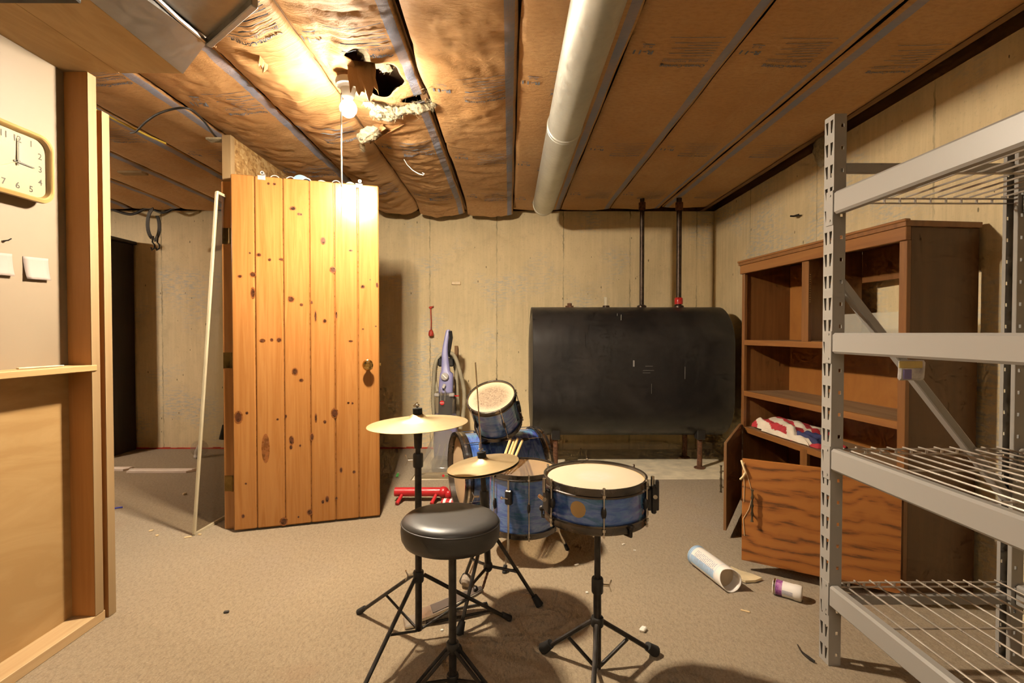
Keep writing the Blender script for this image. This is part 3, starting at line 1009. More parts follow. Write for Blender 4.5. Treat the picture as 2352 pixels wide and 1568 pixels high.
def atop(px): return V(((px - 1172) / 1100 * TY, TY, ztop))
p = atop(1310); b = B(); b.cyl(p - V((0, 0, .01)), p + V((0, 0, .012)), .036, n=20); b.cyl(p, p + V((0, 0, .034)), .02, n=6); b.build('filler_plug', M['rust'], tank)
p = atop(1394); b = B(); b.cyl(p - V((0, 0, .01)), p + V((0, 0, .014)), .034, .028, n=20); b.build('gauge_base', M['iron'], tank)
M['vial'] = glassy('clear vial', (.95, .92, .82), .05, .6)
b = B(); b.cyl(p + V((0, 0, .014)), p + V((0, 0, .088)), .017, n=16)
g = b.build('gauge_vial', M['vial'], tank)
M['gold'] = simple('gauge scale', (.70, .55, .28), .5)
b = B(); b.box(p.x - .010, p.x + .010, p.y - .001, p.y + .001, p.z + .02, p.z + .08); b.box(p.x - .0105, p.x + .0105, p.y - .002, p.y + .002, p.z + .058, p.z + .064); b.build('gauge_scale', M['gold'], g)
def riser(px, r, name, lab, red=False):
    p = atop(px)
    th = thing(name, lab, 'pipe', p)
    b = B(); b.cyl(p, V((p.x, p.y, 2.47)), r, n=18); b.build('pipe_length', M['iron'], th)
    b = B(); b.lathe([(r, .0), (r + .022, .0), (r + .020, .016), (r + .006, .024), (r, .024)], Matrix.Translation(p + V((0, 0, -.004))), 20); b.build('pipe_flange', M['iron'], th)
    b = B(); b.cyl((p.x, p.y, 2.20), (p.x, p.y, 2.27), r + .010, n=18); b.build('pipe_coupling', M['rust'], th)
    if red:
        b = B(); b.lathe([(r, .026), (r + .012, .026), (r + .013, .05), (r + .012, .076), (r + .006, .084), (r, .084)], Matrix.Translation(p), 20); b.build('red_collar', M['redplastic'], th)
M['redplastic'] = simple('red plastic', (.56, .022, .020), .3, var=.1)
riser(1476, .0195, 'vent_pipe', 'dark iron pipe rising from the oil tank, the one nearer the gauge')
riser(1561, .0225, 'fill_pipe', 'rusty iron pipe with a red collar rising from the oil tank', True)
b = B()
for x, y, dx, dz, w in ((1.00, .91, .012, .05, .003), (1.15, .72, .002, .08, .002), (1.42, .86, .003, .10, .002), (1.10, .865, .06, .0025, .06), (1.08, .83, .09, .002, .08), (1.08, .81, .06, .0018, .08), (.90, 1.28, .004, .045, .004), (.87, 1.29, .002, .02, .003)):
    b.box(x - .0, x + max(dx, .002), TY - TR - .0009, TY - TR + .001, y - dz, y)
b.build('bare_scratches', M['scratch'], tank)

# ================================================================== BOOKCASE
M['oak'] = wood('stained oak veneer', (0.238, 0.102, 0.030), (0.145, 0.056, 0.015), (1, 1, .07), 20, .42, coat=.15, contrast=.5)
M['oakh'] = wood('stained oak edge', (0.284, 0.122, 0.033), (0.185, 0.069, 0.018), (.07, .07, 1), 20, .42, coat=.15, contrast=.5)
M['oakshade'] = wood('shaded oak plywood', (.115, .052, .018), (.07, .03, .010), (1, 1, .07), 18, .5, coat=.08, contrast=.5)  # darker copy of the oak; shade on the near side put into the colour
M['oakshelf'] = wood('dusty shelf', (0.264, 0.158, 0.076), (0.185, 0.099, 0.040), (1, .1, 1), 16, .7, contrast=.3)
M['fig'] = wood('figured plywood', (0.343, 0.142, 0.033), (0.264, 0.099, 0.023), (.10, 1, .55), 8, .38, coat=.25, contrast=.45, dist=1.4)
t = NT('flat sawn plywood door')
c = t.coord(scale=(1, 1, 2.6))
n0 = t.noise(t.coord(scale=(1, 1, 1.5)), 3.0, 3, .5, .4)
w_ = t.math('SINE', t.math('MULTIPLY', t.math('ADD', n0, t.math('MULTIPLY', t.sep(c)[2], 1.9)), 21))
n2 = t.noise(t.coord(scale=(.2, .2, 2)), 40, 5, .7)
f_ = t.math('ADD', t.math('MULTIPLY', w_, .28), n2)
t.set(t.ramp(f_, [(.35, (.36, .135, .030)), (.70, (.30, .104, .023)), (.86, (.12, .046, .016))]), rough=.36, coat=.2, crough=.2)
t.bump(n2, .06, .003)
M['doorply'] = t.m
N0, F0 = V((1.641, 1.973, 0)), V((1.522, 3.13, 0))
bx = (F0 - N0); BLN = bx.length; bx.normalize()            # along the front, from the near end
bn = V((bx.y, -bx.x, 0))                                    # into the case (towards the wall)
Mb = Matrix((bx, bn, V((0, 0, 1)))).transposed().to_4x4(); Mb.translation = N0
BD, BH = .335, 1.60
bc = thing('bookcase', 'stained wooden bookcase with open shelves, standing against the side wall', 'bookcase', Mb @ V((BLN / 2, BD / 2, 0)))
def bb(name, mat, x0, x1, y0, y1, z0, z1, bev=.0015, parent=None):
    b = B(); b.box(x0, x1, y0, y1, z0, z1, bev=bev, M=Mb); return b.build(name, M[mat], parent or bc)
bb('side_panel', 'oakshade', 0, .018, .018, BD, 0, BH - .03)
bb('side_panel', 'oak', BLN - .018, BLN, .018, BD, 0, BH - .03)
bb('top_board', 'oak', -.012, BLN + .012, -.02, BD, BH - .03, BH - .006)
bb('crown_molding', 'oakh', -.016, BLN + .016, -.026, 0, BH - .012, BH, .003)
bb('header_rail', 'oakh', -.006, BLN + .006, -.012, .012, BH - .085, BH - .012, .002)
bb('face_stile', 'oak', 0, .036, 0, .02, .03, BH - .085)
bb('face_stile', 'oak', BLN - .028, BLN, 0, .02, .03, BH - .085)
ms = BLN * .505
bb('center_stile', 'oak', ms - .026, ms + .026, 0, .02, 1.085, BH - .085)
bb('center_stile', 'oak', ms - .026, ms + .026, 0, .02, .04, .51)
bb('divider_panel', 'oak', ms - .009, ms + .009, .02, BD - .01, 1.09, BH - .03)
for z, m_ in ((1.085, 'oakshelf'), (.755, 'oakshelf'), (.52, 'oakshelf')):
    s_ = bb('shelf', m_, .018, BLN - .018, .022, BD - .01, z - .018, z)
    bb('shelf_edge', 'oakh', .02, BLN - .02, .002, .022, z - .032, z + .001, parent=s_)
bb('shelf', 'oakshade', .018, BLN - .018, .022, BD - .01, .05, .07)
bb('toe_board', 'oakshade', .02, BLN - .02, .05, .066, 0, .05)
bb('back_panel', 'fig', .018, BLN - .018, BD - .012, BD - .004, .05, 1.085)
bb('back_strip', 'oak', .018, ms - .01, BD - .012, BD - .004, 1.40, BH - .03)
bb('back_panel', 'fig', ms + .010, BLN - .018, BD - .012, BD - .004, 1.085, BH - .03)
# glass pane slid into the near upper bay
M['dustglass'] = glassy('dusty glass', (.90, .88, .80), .25, .72)
bb('glass_pane', 'dustglass', .04, ms - .03, BD * .55, BD * .55 + .004, 1.09, 1.23, 0)
M['brasswire'] = simple('brass bead', (.45, .30, .12), .35, .9)
b = B()
for z in [1.44 - k * .012 for k in range(13)]: b.ball(Mb @ V((ms - .03, .006, z)), .0028, nu=6, nv=4)
b.build('shelf_pin_holes', M['brasswire'], bc)
# cabinet doors (open)
def cab_door(hx, other, lab, mat_out, mat_in):
    a, c = V(hx), V(other)
    d = (c - a); L = d.length; d.normalize()
    nrm = V((d.y, -d.x, 0))
    Md = Matrix((d, nrm, V((0, 0, 1)))).transposed().to_4x4(); Md.translation = a
    b = B(); b.box(0, L, -.008, .008, 0, .485, bev=.002, M=Md)
    o = b.build('cabinet_door', [M[mat_out]], bc)
    return o, Md, L
rd0, rd1 = V((1.622, 1.960, .050)), V((1.110, 2.265, .050))
o, Md, L = cab_door(rd0, rd1, '', 'doorply', 'oakshade')
o['label'] = 'figured plywood cabinet door swung wide open'
M['twig'] = simple('antique pull', (.11, .085, .05), .5, .6, var=.3)
def pull(parent, Md, x, z, side):
    b = B(); pts = [Md @ V((x, side * .028, z + .075 - .15 * k / 16)) for k in range(17)]
    b.tube(pts, [.0045 if k % 4 else .0075 for k in range(17)], 8)
    for dz in (.045, -.045): b.tube([Md @ V((x, side * .008, z + dz)), Md @ V((x, side * .028, z + dz))], .004, 8)
    b.build('door_pull', M['twig'], parent)
sd = 1 if (Md @ V((0, 1, 0)) - Md @ V((0, 0, 0))).y < 0 else -1
pull(o, Md, L - .045, .275, sd)
M['string'] = simple('string', (.72, .55, .32), .9)
b = B()
q = lambda x, z, y=.010: Md @ V((x, sd * y, z))
b.tube([q(L - .012, .44), q(L - .03, .38), q(L - .045, .32), q(L - .03, .25), q(L - .006, .20), q(L - .012, .12)], .0013, 6)
b.tube([q(L - .008, .47, .012), q(L - .004, .43, .016), q(L - .010, .36), q(L - .008, .28)], .0013, 6)
b.tube([q(L + .004, .475, .004), q(L - .004, .455, .018), q(L - .016, .425, .02), q(L - .004, .40, .014), q(L + .008, .385, .010)], .005, 8)
b.build('knotted_string', M['string'], o)
ld0, ld1 = V((1.512, 3.115, .055)), V((1.185, 2.61, .045))
M['oakdoorin'] = wood('plain inner door', (.25, .125, .05), (.17, .08, .03), (1, 1, .06), 16, .5, contrast=.4)
o2, Md2, L2 = cab_door(ld0, ld1, '', 'oakdoorin', 'oakshade')
o2['label'] = 'plain brown cabinet door half open by the oil tank'
sd2 = 1 if (Md2 @ V((0, 1, 0)) - Md2 @ V((0, 0, 0))).x < 0 else -1
pull(o2, Md2, L2 - .04, .27, sd2)
b = B(); b.cyl(Mb @ V((ms + .02, -.02, .36)), Mb @ V((ms + .02, .0, .36)), .01, n=10); b.build('door_catch', M['blackish'], bc)

# flag folded on the counter shelf
M['fl_red'] = simple('red cloth', (.46, .030, .040), .85, var=.2, bump=.2)
M['fl_white'] = simple('white cloth', (.68, .58, .46), .85, var=.08, bump=.2)
M['fl_blue'] = simple('navy cloth', (.035, .04, .12), .85, var=.2, bump=.2)
M['fl_star'] = M['fl_white']
b = B()
fz = .524
f0x, f1x = BLN - .62, BLN - .06
def cloth_layer(b, z, h, x0, x1, y0, y1, seed, stripes, mi=None, edge=True):
    nx, ny = 80, 50
    top = []
    for r in range(ny + 1):
        row = []
        for k in range(nx + 1):
            u, v = k / nx, r / ny
            x = x0 + (x1 - x0) * u + .014 * noise.noise(V((v * 4 + seed, seed, u * 2)))
            y = y0 + (y1 - y0) * v + .016 * noise.noise(V((u * 5 + seed, 3, v)))
            ed = min(1, min(u, 1 - u) * 9, min(v, 1 - v) * 7) ** .5
            zz = z + h * ed * (.75 + .5 * noise.noise(V((u * 3 + seed, v * 3, 1)))) + .010 * noise.noise(V((u * 8 + seed, v * 5, 4))) * ed
            row.append(b.bm.verts.new(Mb @ V((x, y, max(zz, z)))))
        top.append(row)
    for r in range(ny):
        for k in range(nx):
            u, v = k / nx, r / ny
            if mi is not None: b.mi = mi
            else: b.mi = 0 if int((v * .95 + (1 - u) * .45 + .1 + .05 * noise.noise(V((u * 4, v * 3, seed)))) * stripes) % 2 == 0 else 1
            b.face([top[r][k], top[r][k + 1], top[r + 1][k + 1], top[r + 1][k]])
cloth_layer(b, fz, .030, f0x - .02, f1x - .30, .03, .20, 2, 4, mi=0)
cloth_layer(b, fz + .004, .052, f0x + .0, f1x - .18, .045, .20, 7, 4, mi=2)
cloth_layer(b, fz + .002, .034, f0x + .03, f1x - .12, .020, .10, 12, 4, mi=1)
cloth_layer(b, fz + .008, .080, f0x + .16, f1x, .030, .28, 5, 6)
tag(b.build('folded_flag', [M['fl_red'], M['fl_white'], M['fl_blue']], ang=70, recalc=False), 'crumpled red, white and navy striped flag folded on the bookcase shelf', 'flag')

# ================================================================== STEEL RACK
t = NT('grey rack paint')
t.set((.30, .28, .255), rough=.38, spec=.45)
t.bump(t.noise(t.coord(), 120, 3), .02, .002)
M['rack'] = t.m
M['rackwire'] = simple('rack wire', (.50, .44, .38), .35, .5)
RX0, RX1 = 1.085, 1.745
RY1, RY0 = 1.652, .40
RH = 1.862
FW, FD = .048, .040          # web width (along y), flange depth (along x)
rack = thing('steel_rack', 'tall grey steel storage rack with slotted posts and wire decks', 'storage rack', ((RX0 + RX1) / 2, (RY0 + RY1) / 2, 0))

def post(xw, sx, y0, y1, name='upright'):
    """web plane x = xw, flanges reach sx*FD inward; y0 near edge, y1 far edge"""
    b = B()
    pitch = .0737; z = 0.0; n = int(RH / pitch)
    cw = (y1 - y0) / 2
    def quadhole(o, u, v, uw, vw, holes):
        """rectangle o + u*[0,uw] + v*[0,vw] with a quad hole (list of 4 (u,v))"""
        R_ = [o, o + u * uw, o + u * uw + v * vw, o + v * vw]
        H_ = [o + u * a + v * c for a, c in holes]
        for k in range(4):
            j = (k + 1) % 4
            b.face([R_[k], R_[j], H_[j], H_[k]])
    Y, Z, X = V((0, 1, 0)), V((0, 0, 1)), V((sx, 0, 0))
    dz = RH / n
    for k in range(n):
        z = k * dz
        # near column / far column of the web, hole narrows downwards
        o = V((xw, y0, z)); quadhole(o, Y, Z, cw, dz, [(.0115, .016), (.0165, .016), (.0185, .058), (.0045, .058)])
        o = V((xw, y0 + cw, z)); quadhole(o, Y, Z, cw, dz, [(.0075, .016), (.0125, .016), (.0195, .058), (.0055, .058)])
        for yy in (y0, y1):
            o = V((xw, yy, z)); quadhole(o, X, Z, FD, dz, [(.022, .030), (.031, .030), (.031, .042), (.022, .042)])
    for yy, s_ in ((y0, 1), (y1, -1)):
        p = V((xw + sx * FD, yy, 0))
        b.face([p, p + V((0, s_ * .012, 0)), p + V((0, s_ * .012, RH)), p + V((0, 0, RH))])
    o_ = b.build(name, M['rack'], rack, smooth=False)
    md = o_.modifiers.new('gauge', 'SOLIDIFY'); md.thickness = .002; md.offset = 0
    return o_
for y0 in (RY1 - FW, RY0):
    post(RX0, 1, y0, y0 + FW)
    post(RX1, -1, y0, y0 + FW)
LV = [(1.602, 1.527), (1.131, 1.062), (.742, .668), (.278, .206)]
for zt, zb in LV:
    for xs, sgn in ((RX0, 1), (RX1, -1)):
        xo = xs - sgn * .004
        b = B(); b.box(min(xo, xo + sgn * .034), max(xo, xo + sgn * .034), RY0 + FW + .001, RY1 - FW - .001, zb, zt, bev=.007, )
        beam = b.build('beam', M['rack'], rack)
        for yc in (RY1 - FW / 2 - .008, RY0 + FW / 2 + .008):
            b = B(); b.box(min(xs - sgn * .004, xs - sgn * .001), max(xs - sgn * .004, xs - sgn * .001), yc - .017, yc + .017, zb - .034, zt + .006, bev=.001)
            for dz in (-.018, .065): b.cyl((xs - sgn * .004, yc - .004, zb + dz), (xs - sgn * .0065, yc - .004, zb + dz), .004, n=10)
            b.build('beam_bracket', M['rack'], beam)
    # wire deck
    b = B(); zd = zt - .006
    nw = 11
    xa, xb = RX0 + .032, RX1 - .032
    for k in range(nw):
        x = xa + .025 + (xb - xa - .05) * k / (nw - 1)
        b.tube([(x, RY0 + .05, zd), (x, RY1 - .01, zd)], .0030, 6)
    k = 0; y = RY1 - .012
    while y > RY0 + .04:
        b.tube([(xa - .02, y, zd - .006), (xb + .02, y, zd - .006)], .0030, 6); y -= .26
    b.tube([(xa - .02, RY1 - .012, zd - .022), (xb + .02, RY1 - .012, zd - .022)], .0028, 6)
    for k in range(nw - 1):
        x = xa + .06 + (xb - xa - .12) * k / (nw - 2)
        b.tube([(x, RY1 - .012, zd - .004), (x, RY1 - .012, zd - .022)], .004, 6)
    b.build('wire_deck', M['rackwire'], rack)
for yc in (RY1 - FW / 2, RY0 + FW / 2):
    for z in (1.688, .215):
        b = B(); b.box(RX0 + .03, RX1 - .03, yc - .010, yc + .010, z - .016, z + .016, bev=.002); b.build('end_strut', M['rack'], rack)
    b = B(); b.obox((RX0 + .03, yc, 1.315), (RX1 - .03, yc, .56), .028, .032, up=V((0, 1, 0)), bev=.003); b.build('diagonal_brace', M['rack'], rack)
M['tape'] = simple('packing tape', (.50, .46, .44), .2, coat=.5, var=.2, scale=30)
M['tape_y'] = simple('yellow card', (.60, .45, .15), .6)
p = W(2085, 852, RY1 - FW / 2)
b = B(); b.box(p.x - .045, p.x + .045, p.y - .022, p.y - .008, p.z - .03, p.z + .035, bev=.006); 
for v in b.bm.verts: v.co.x += .06 * (p.z - v.co.z) * -1; v.co.z += .02 * noise.noise(v.co * 25)
tp = b.build('tape_wrap', M['tape'], rack)
b = B(); b.box(p.x - .05, p.x + .03, p.y - .026, p.y - .0215, p.z + .012, p.z + .036, bev=.002); b.build('yellow_card', M['tape_y'], rack)
M['purple'] = simple('violet label', (.20, .16, .36), .4)
b = B(); b.box(p.x - .035, p.x - .006, p.y - .0245, p.y - .0215, p.z - .026, p.z + .008, bev=.002); b.build('violet_label', M['purple'], rack)
# ================================================================== DRUM KIT
def pearl(name, rot=(0, 0, 0)):
    t = NT(name)
    c = t.coord(rot=rot)
    n0 = t.noise(c, 5, 4, .6, 1.0)
    n1 = t.noise(t.coord(scale=(.45, .45, 2.2), rot=rot), 11, 5, .62, 1.6)
    fac = t.math('ADD', t.math('MULTIPLY', n0, .35), t.math('MULTIPLY', n1, .65))
    col = t.ramp(fac, [(.36, (.02, .05, .20)), (.45, (.06, .14, .42)), (.52, (.17, .31, .58)), (.59, (.09, .18, .50)), (.68, (.36, .48, .66))])
    lw = t.n('ShaderNodeLayerWeight'); lw.inputs[0].default_value = .4
    irid = t.ramp(t.math('FRACT', t.math('ADD', t.math('MULTIPLY', lw.outputs[1], 1.6), t.math('MULTIPLY', n1, 1.3))),
                  [(0, (.02, .10, .40)), (.25, (.10, .06, .42)), (.45, (.04, .28, .42)), (.6, (.03, .22, .20)), (.8, (.06, .10, .5)), (1, (.02, .10, .40))])
    col = t.mix(.38, col, irid)
    t.set(col, rough=.22, metal=.25, coat=1.0, crough=.06, spec=.6)
    return t.m
M['pearl'] = pearl('blue pearl wrap')
M['pearl_h'] = pearl('blue pearl wrap sideways', (0, PI / 2, .3))
M['hoop'] = simple('black chrome hoop', (.14, .125, .115), .24, .9, var=.15)
M['chrome'] = simple('worn chrome', (.62, .58, .52), .2, 1, var=.15, scale=30)
M['hard'] = simple('dark hardware', (.055, .05, .046), .38, .7, var=.2, scale=30)
M['rubber'] = simple('black rubber', (.018, .017, .016), .8)
M['plasticblack'] = simple('black plastic', (.02, .019, .018), .4)
M['lugm'] = simple('black lug', (.045, .042, .042), .35, .6)
def headmat(name, col, worn=None, sc=40):
    t = NT(name)
    c = t.coord()
    n = t.noise(c, 3.5, 4, .6); f = t.noise(c, sc, 6, .75)
    cc = t.ramp(n, [(.3, tuple(x * .92 for x in col)), (.7, col)])
    if worn:
        s = t.sep(c)
        r2 = t.math('ADD', t.math('POWER', t.math('SUBTRACT', s[0], worn[1]), 2.0), t.math('POWER', t.math('SUBTRACT', s[1], worn[2]), 2.0))
        r = t.math('SQRT', r2)
        m = t.math('MULTIPLY', t.ramp(r, [(worn[3] * .62, 1), (worn[3] * 1.05, 0)]), t.ramp(f, [(.36, .95), (.62, .45)]))
        cc = t.mix(m, cc, worn[0])
    t.set(cc, rough=.55, spec=.3)
    return t.m
M['head_white'] = headmat('coated head', (.56, .49, .37))
M['head_snare'] = headmat('snare head', (.57, .48, .34), ((.52, .49, .41), .0, .0, .07))
M['head_dirty'] = headmat('worn head', (.46, .35, .23), ((.11, .07, .042), .0, .0, .122), 110)
M['head_clear'] = glassy('clear film head', (.96, .92, .84), .12, .88)
M['maple'] = wood('drum shell inside', (.66, .46, .24), (.52, .33, .15), (.2, .2, 1), 12, .6)
M['badge'] = simple('bare wood badge spot', (.44, .28, .11), .6)

def drum(name, label, top, axis, Rad, L, lugs, wrap, head, head2, spin=0.0, lug_r=.55, cat='drum', hoopw=.022, two_lugs=False):
    """top: centre of the batter side; axis points out of the batter head"""
    A = V(axis).normalized()
    Mx = frame(A).to_4x4(); Mx.translation = V(top)
    # a thing whose own axes follow the drum
    th = bpy.data.objects.new(name, None); COL.objects.link(th); th.empty_display_size = .05
    th.matrix_basis = Mx @ Matrix.Translation(V((0, 0, -L)))
    tag(th, label, cat)
    loc = lambda b, n, m, ang=35, par=None: b.build(n, m, par or th, ang=ang, loc='local')
    b = B(); b.lathe([(Rad, .0), (Rad, L), (Rad - .006, L), (Rad - .006, .0)], None, 56, closed=True)
    for f in b.bm.faces:
        c = f.calc_center_median()
        if math.hypot(c.x, c.y) < Rad - .003: f.material_index = 1
    loc(b, 'shell', [wrap, M['maple']])
    for z, s_ in ((L, 1), (0, -1)):
        b = B()
        b.lathe([(Rad + .001, z - s_ * .018), (Rad + .009, z - s_ * .018), (Rad + .010, z - s_ * .013), (Rad + .006, z - s_ * .011), (Rad + .006, z + s_ * .006), (Rad + .007, z + s_ * .010), (Rad + .003, z + s_ * .011), (Rad - .0005, z + s_ * .010), (Rad - .002, z + s_ * .004), (Rad - .002, z - s_ * .002)], None, 56, closed=True)
        loc(b, 'hoop', M['hoop'])
    b = B(); b.lathe([(0, L + .0010), (Rad * .6, L + .0010), (Rad - .012, L + .001), (Rad - .003, L - .0012)], None, 56); loc(b, 'batter_head', head)
    b = B(); b.lathe([(0, -.001), (Rad * .6, -.001), (Rad - .003, .0005)], None, 56); loc(b, 'bottom_head', head2)
    for k in range(lugs):
        a = spin + 2 * PI * k / lugs
        Rm = Matrix.Rotation(a, 4, 'Z')
        zs = [L * .5] if not two_lugs else [L * .24, L * .76]
        lg = None
        b = B()
        for z in zs:
            b.ball(Rm @ V((Rad + .006, 0, z)), (.010, .0085, min(.028, L * .16)), Rm.to_3x3(), 12, 10)
            b.cyl(Rm @ V((Rad - .002, 0, z)), Rm @ V((Rad + .006, 0, z)), .008, n=10)
        lg = loc(b, 'lug', M['lugm'])
        b = B()
        b.tube([Rm @ V((Rad + .0105, 0, -.012)), Rm @ V((Rad + .0105, 0, L + .012))], .0026, 8)
        for z in (-.014, L + .008): b.cyl(Rm @ V((Rad + .0105, 0, z)), Rm @ V((Rad + .0105, 0, z + .009)), .0042, n=6)
        for z in (.004, L - .012): b.cyl(Rm @ V((Rad + .0105, 0, z)), Rm @ V((Rad + .0105, 0, z + .008)), .0055, n=10)
        loc(b, 'tension_rod', M['chrome'], par=lg)
    return th, loc

def stand_leg(th, hub, foot, r=.0075, rf=.016, name='leg'):
    hub, foot = V(hub), V(foot)
    d = (foot - hub).normalized()
    b = B(); b.tube([hub, foot + V((0, 0, rf * .55))], r, 10)
    lg = b.build(name, M['hard'], th)
    b = B()
    e = foot + V((0, 0, rf * .75))
    b.cyl(e - d * .035, e + d * .008, rf * .75, rf, 12)
    b.ball(foot + V((0, 0, rf * .62)), (rf, rf, rf * .6), nu=12, nv=8)
    b.build('rubber_foot', M['rubber'], lg)
    return lg

def wing(th, p, d, name='wing_nut', s=1.0):
    p, d = V(p), V(d).normalized()
    b = B(); b.cyl(p, p + d * .022 * s, .0045 * s, n=10)
    up = V((0, 0, 1)) if abs(d.z) < .8 else V((1, 0, 0))
    q = p + d * .020 * s
    b.obox(q - up * .002 * s, q + up * .018 * s + d * .008 * s, .010 * s, .003 * s)
    b.obox(q + up * .002 * s, q - up * .018 * s + d * .008 * s, .010 * s, .003 * s)
    return b.build(name, M['chrome'], th)

def collar(th, p, d, r, L, name='collar'):
    p, d = V(p), V(d).normalized()
    b = B(); Mx = frame(d).to_4x4(); Mx.translation = p
    b.lathe([(0, 0), (r, 0), (r * 1.1, L * .1), (r * 1.1, L * .9), (r, L), (0, L)], Mx, 18)
    return b.build(name, M['plasticblack'], th)

# ---- snare
sc_ = W(1366, 1094, 1.585); SR = .163; SL = .118
sn, loc = drum('snare_drum', 'blue pearl snare drum with white head on a tripod stand, foremost of the drums', sc_, (.0, .0, 1), SR, SL, 6, M['pearl'], M['head_snare'], M['head_white'], spin=math.radians(-91))
b = B()
a0 = math.radians(-118)
cols = []
for k in range(17):
    t_ = -1 + 2 * k / 16
    aa = a0 + .025 * t_ / SR; hh = .025 * math.sqrt(max(0, 1 - t_ * t_))
    cols.append([b.bm.verts.new(((SR + .0008) * math.cos(aa), (SR + .0008) * math.sin(aa), SL * .52 + q)) for q in (-hh - .0001, hh + .0001)])
for p_, q_ in zip(cols[:-1], cols[1:]): b.face([p_[0], q_[0], q_[1], p_[1]])
loc(b, 'badge_spot', M['badge'])
def strainer(ang, big):
    Rm = Matrix.Rotation(math.radians(ang), 4, 'Z')
    b = B()
    b.box(SR - .001, SR + .018, -.022, .022, SL * .22, SL * .80, bev=.003, M=Rm)
    if big:
        b.box(SR + .018, SR + .034, -.016, .016, SL * .12, SL * .88, bev=.004, M=Rm)
        b.box(SR + .030, SR + .042, -.010, .010, SL * .2, SL * 1.02, bev=.003, M=Rm)
    o = loc(b, 'strainer' if big else 'butt_plate', M['lugm'])
    b = B()
    b.cyl(Rm @ V((SR + .022, 0, SL * .75)), Rm @ V((SR + .022, 0, SL * 1.12)), .006, n=12)
    b.cyl(Rm @ V((SR + .030, -.018, SL * .6)), Rm @ V((SR + .030, .018, SL * .6)), .007, n=12)
    loc(b, 'strainer_screw', M['chrome'], par=o)
strainer(-14, True); strainer(-159, False)
# ---- snare stand
c0 = V((sc_.x + .010, sc_.y, 0))
ss = thing('snare_stand', 'dark tripod stand holding the snare drum', 'drum stand', c0)
pz = lambda py: W(1384, py, 1.585).z
top = V((c0.x, c0.y, sc_.z - SL - .03))
b = B(); b.cyl((c0.x, c0.y, pz(1342)), top, .0105, n=14); b.build('upper_tube', M['hard'], ss)
b = B(); b.cyl((c0.x, c0.y, pz(1532)), (c0.x, c0.y, pz(1330)), .0135, n=14); b.build('lower_tube', M['hard'], ss)
collar(ss, (c0.x, c0.y, pz(1360)), (0, 0, 1), .018, .05); collar(ss, (c0.x, c0.y, pz(1436)), (0, 0, 1), .019, .03)
collar(ss, (c0.x, c0.y, top.z - .03), (0, 0, 1), .018, .045)
wing(ss, (c0.x + .018, c0.y, pz(1343)), (1, -.2, 0))
f1, f2 = F(1250, 1497), F(1502, 1503)
mid = (f1 + f2) / 2; n_ = V((-(f2 - f1).y, (f2 - f1).x, 0)).normalized()
f3 = V((c0.x, c0.y, 0)) + (V((c0.x, c0.y, 0)) - mid).normalized() * .24
hub = V((c0.x, c0.y, pz(1428)))
low = V((c0.x, c0.y, pz(1530)))
for f in (f1, f2, f3):
    d = (f - V((c0.x, c0.y, 0))).normalized()
    h = hub + d * .018
    stand_leg(ss, h, f, .0080, .020)
    m = h.lerp(f, .48)
    b = B(); b.tube([m + V((0, 0, -.004)), low + d * .012], .0062, 8); b.build('leg_brace', M['hard'], ss)
b = B()
zb = sc_.z - SL - .016
for k in range(3):
    a = math.radians(-90 + 120 * k + 28)
    d = V((math.cos(a), math.sin(a), 0))
    p = V((c0.x, c0.y, zb - .012))
    e = V((sc_.x, sc_.y, zb)) + d * (SR + .012)
    b2 = B(); b2.tube([p + d * .012, p + d * .08, e, e + V((0, 0, .03))], [.007, .006, .006, .005], 8)
    b2.ball(e + V((0, 0, .026)), .010, nu=10, nv=8)
    b2.build('basket_arm', M['hard'], ss)
b.bm.free()

# ---- floor tom
ft = V((.068, 2.455, .436)); FR = .172; FLn = .288
tm, loc = drum('floor_tom', 'blue pearl floor tom on three thin legs, drumsticks lying across its rim', ft, (0, 0, 1), FR, FLn, 6, M['pearl'], M['head_clear'], M['head_clear'], spin=math.radians(-82))
for k, (ang, wingy) in enumerate(((-113, True), (5, False), (128, False))):
    Rm = Matrix.Rotation(math.radians(ang), 4, 'Z')
    b = B(); b.box(FR - .002, FR + .022, -.018, .018, FLn * .55, FLn * .80, bev=.006, M=Rm); br = loc(b, 'leg_bracket', M['lugm'])
    b = B()
    z0 = -(ft.z - FLn)
    b.tube([Rm @ V((FR + .014, 0, FLn * .97)), Rm @ V((FR + .014, 0, 0)), Rm @ V((FR + .018, 0, -.05)), Rm @ V((FR + .05, 0, z0 + .03)), Rm @ V((FR + .062, 0, z0 + .014))], .0052, 8)
    lg = loc(b, 'leg', M['chrome'])
    b = B(); b.cyl(Rm @ V((FR + .050, 0, z0 + .034)), Rm @ V((FR + .064, 0, z0 + .002)), .009, .011, 12); loc(b, 'rubber_foot', M['rubber'], par=lg)
    b = B(); b.cyl(Rm @ V((FR + .02, -.03, FLn * .66)), Rm @ V((FR + .02, .0, FLn * .66)), .004, n=8); b.ball(Rm @ V((FR + .02, -.032, FLn * .66)), .008, nu=8, nv=6); loc(b, 'wing_bolt', M['chrome'], par=br)

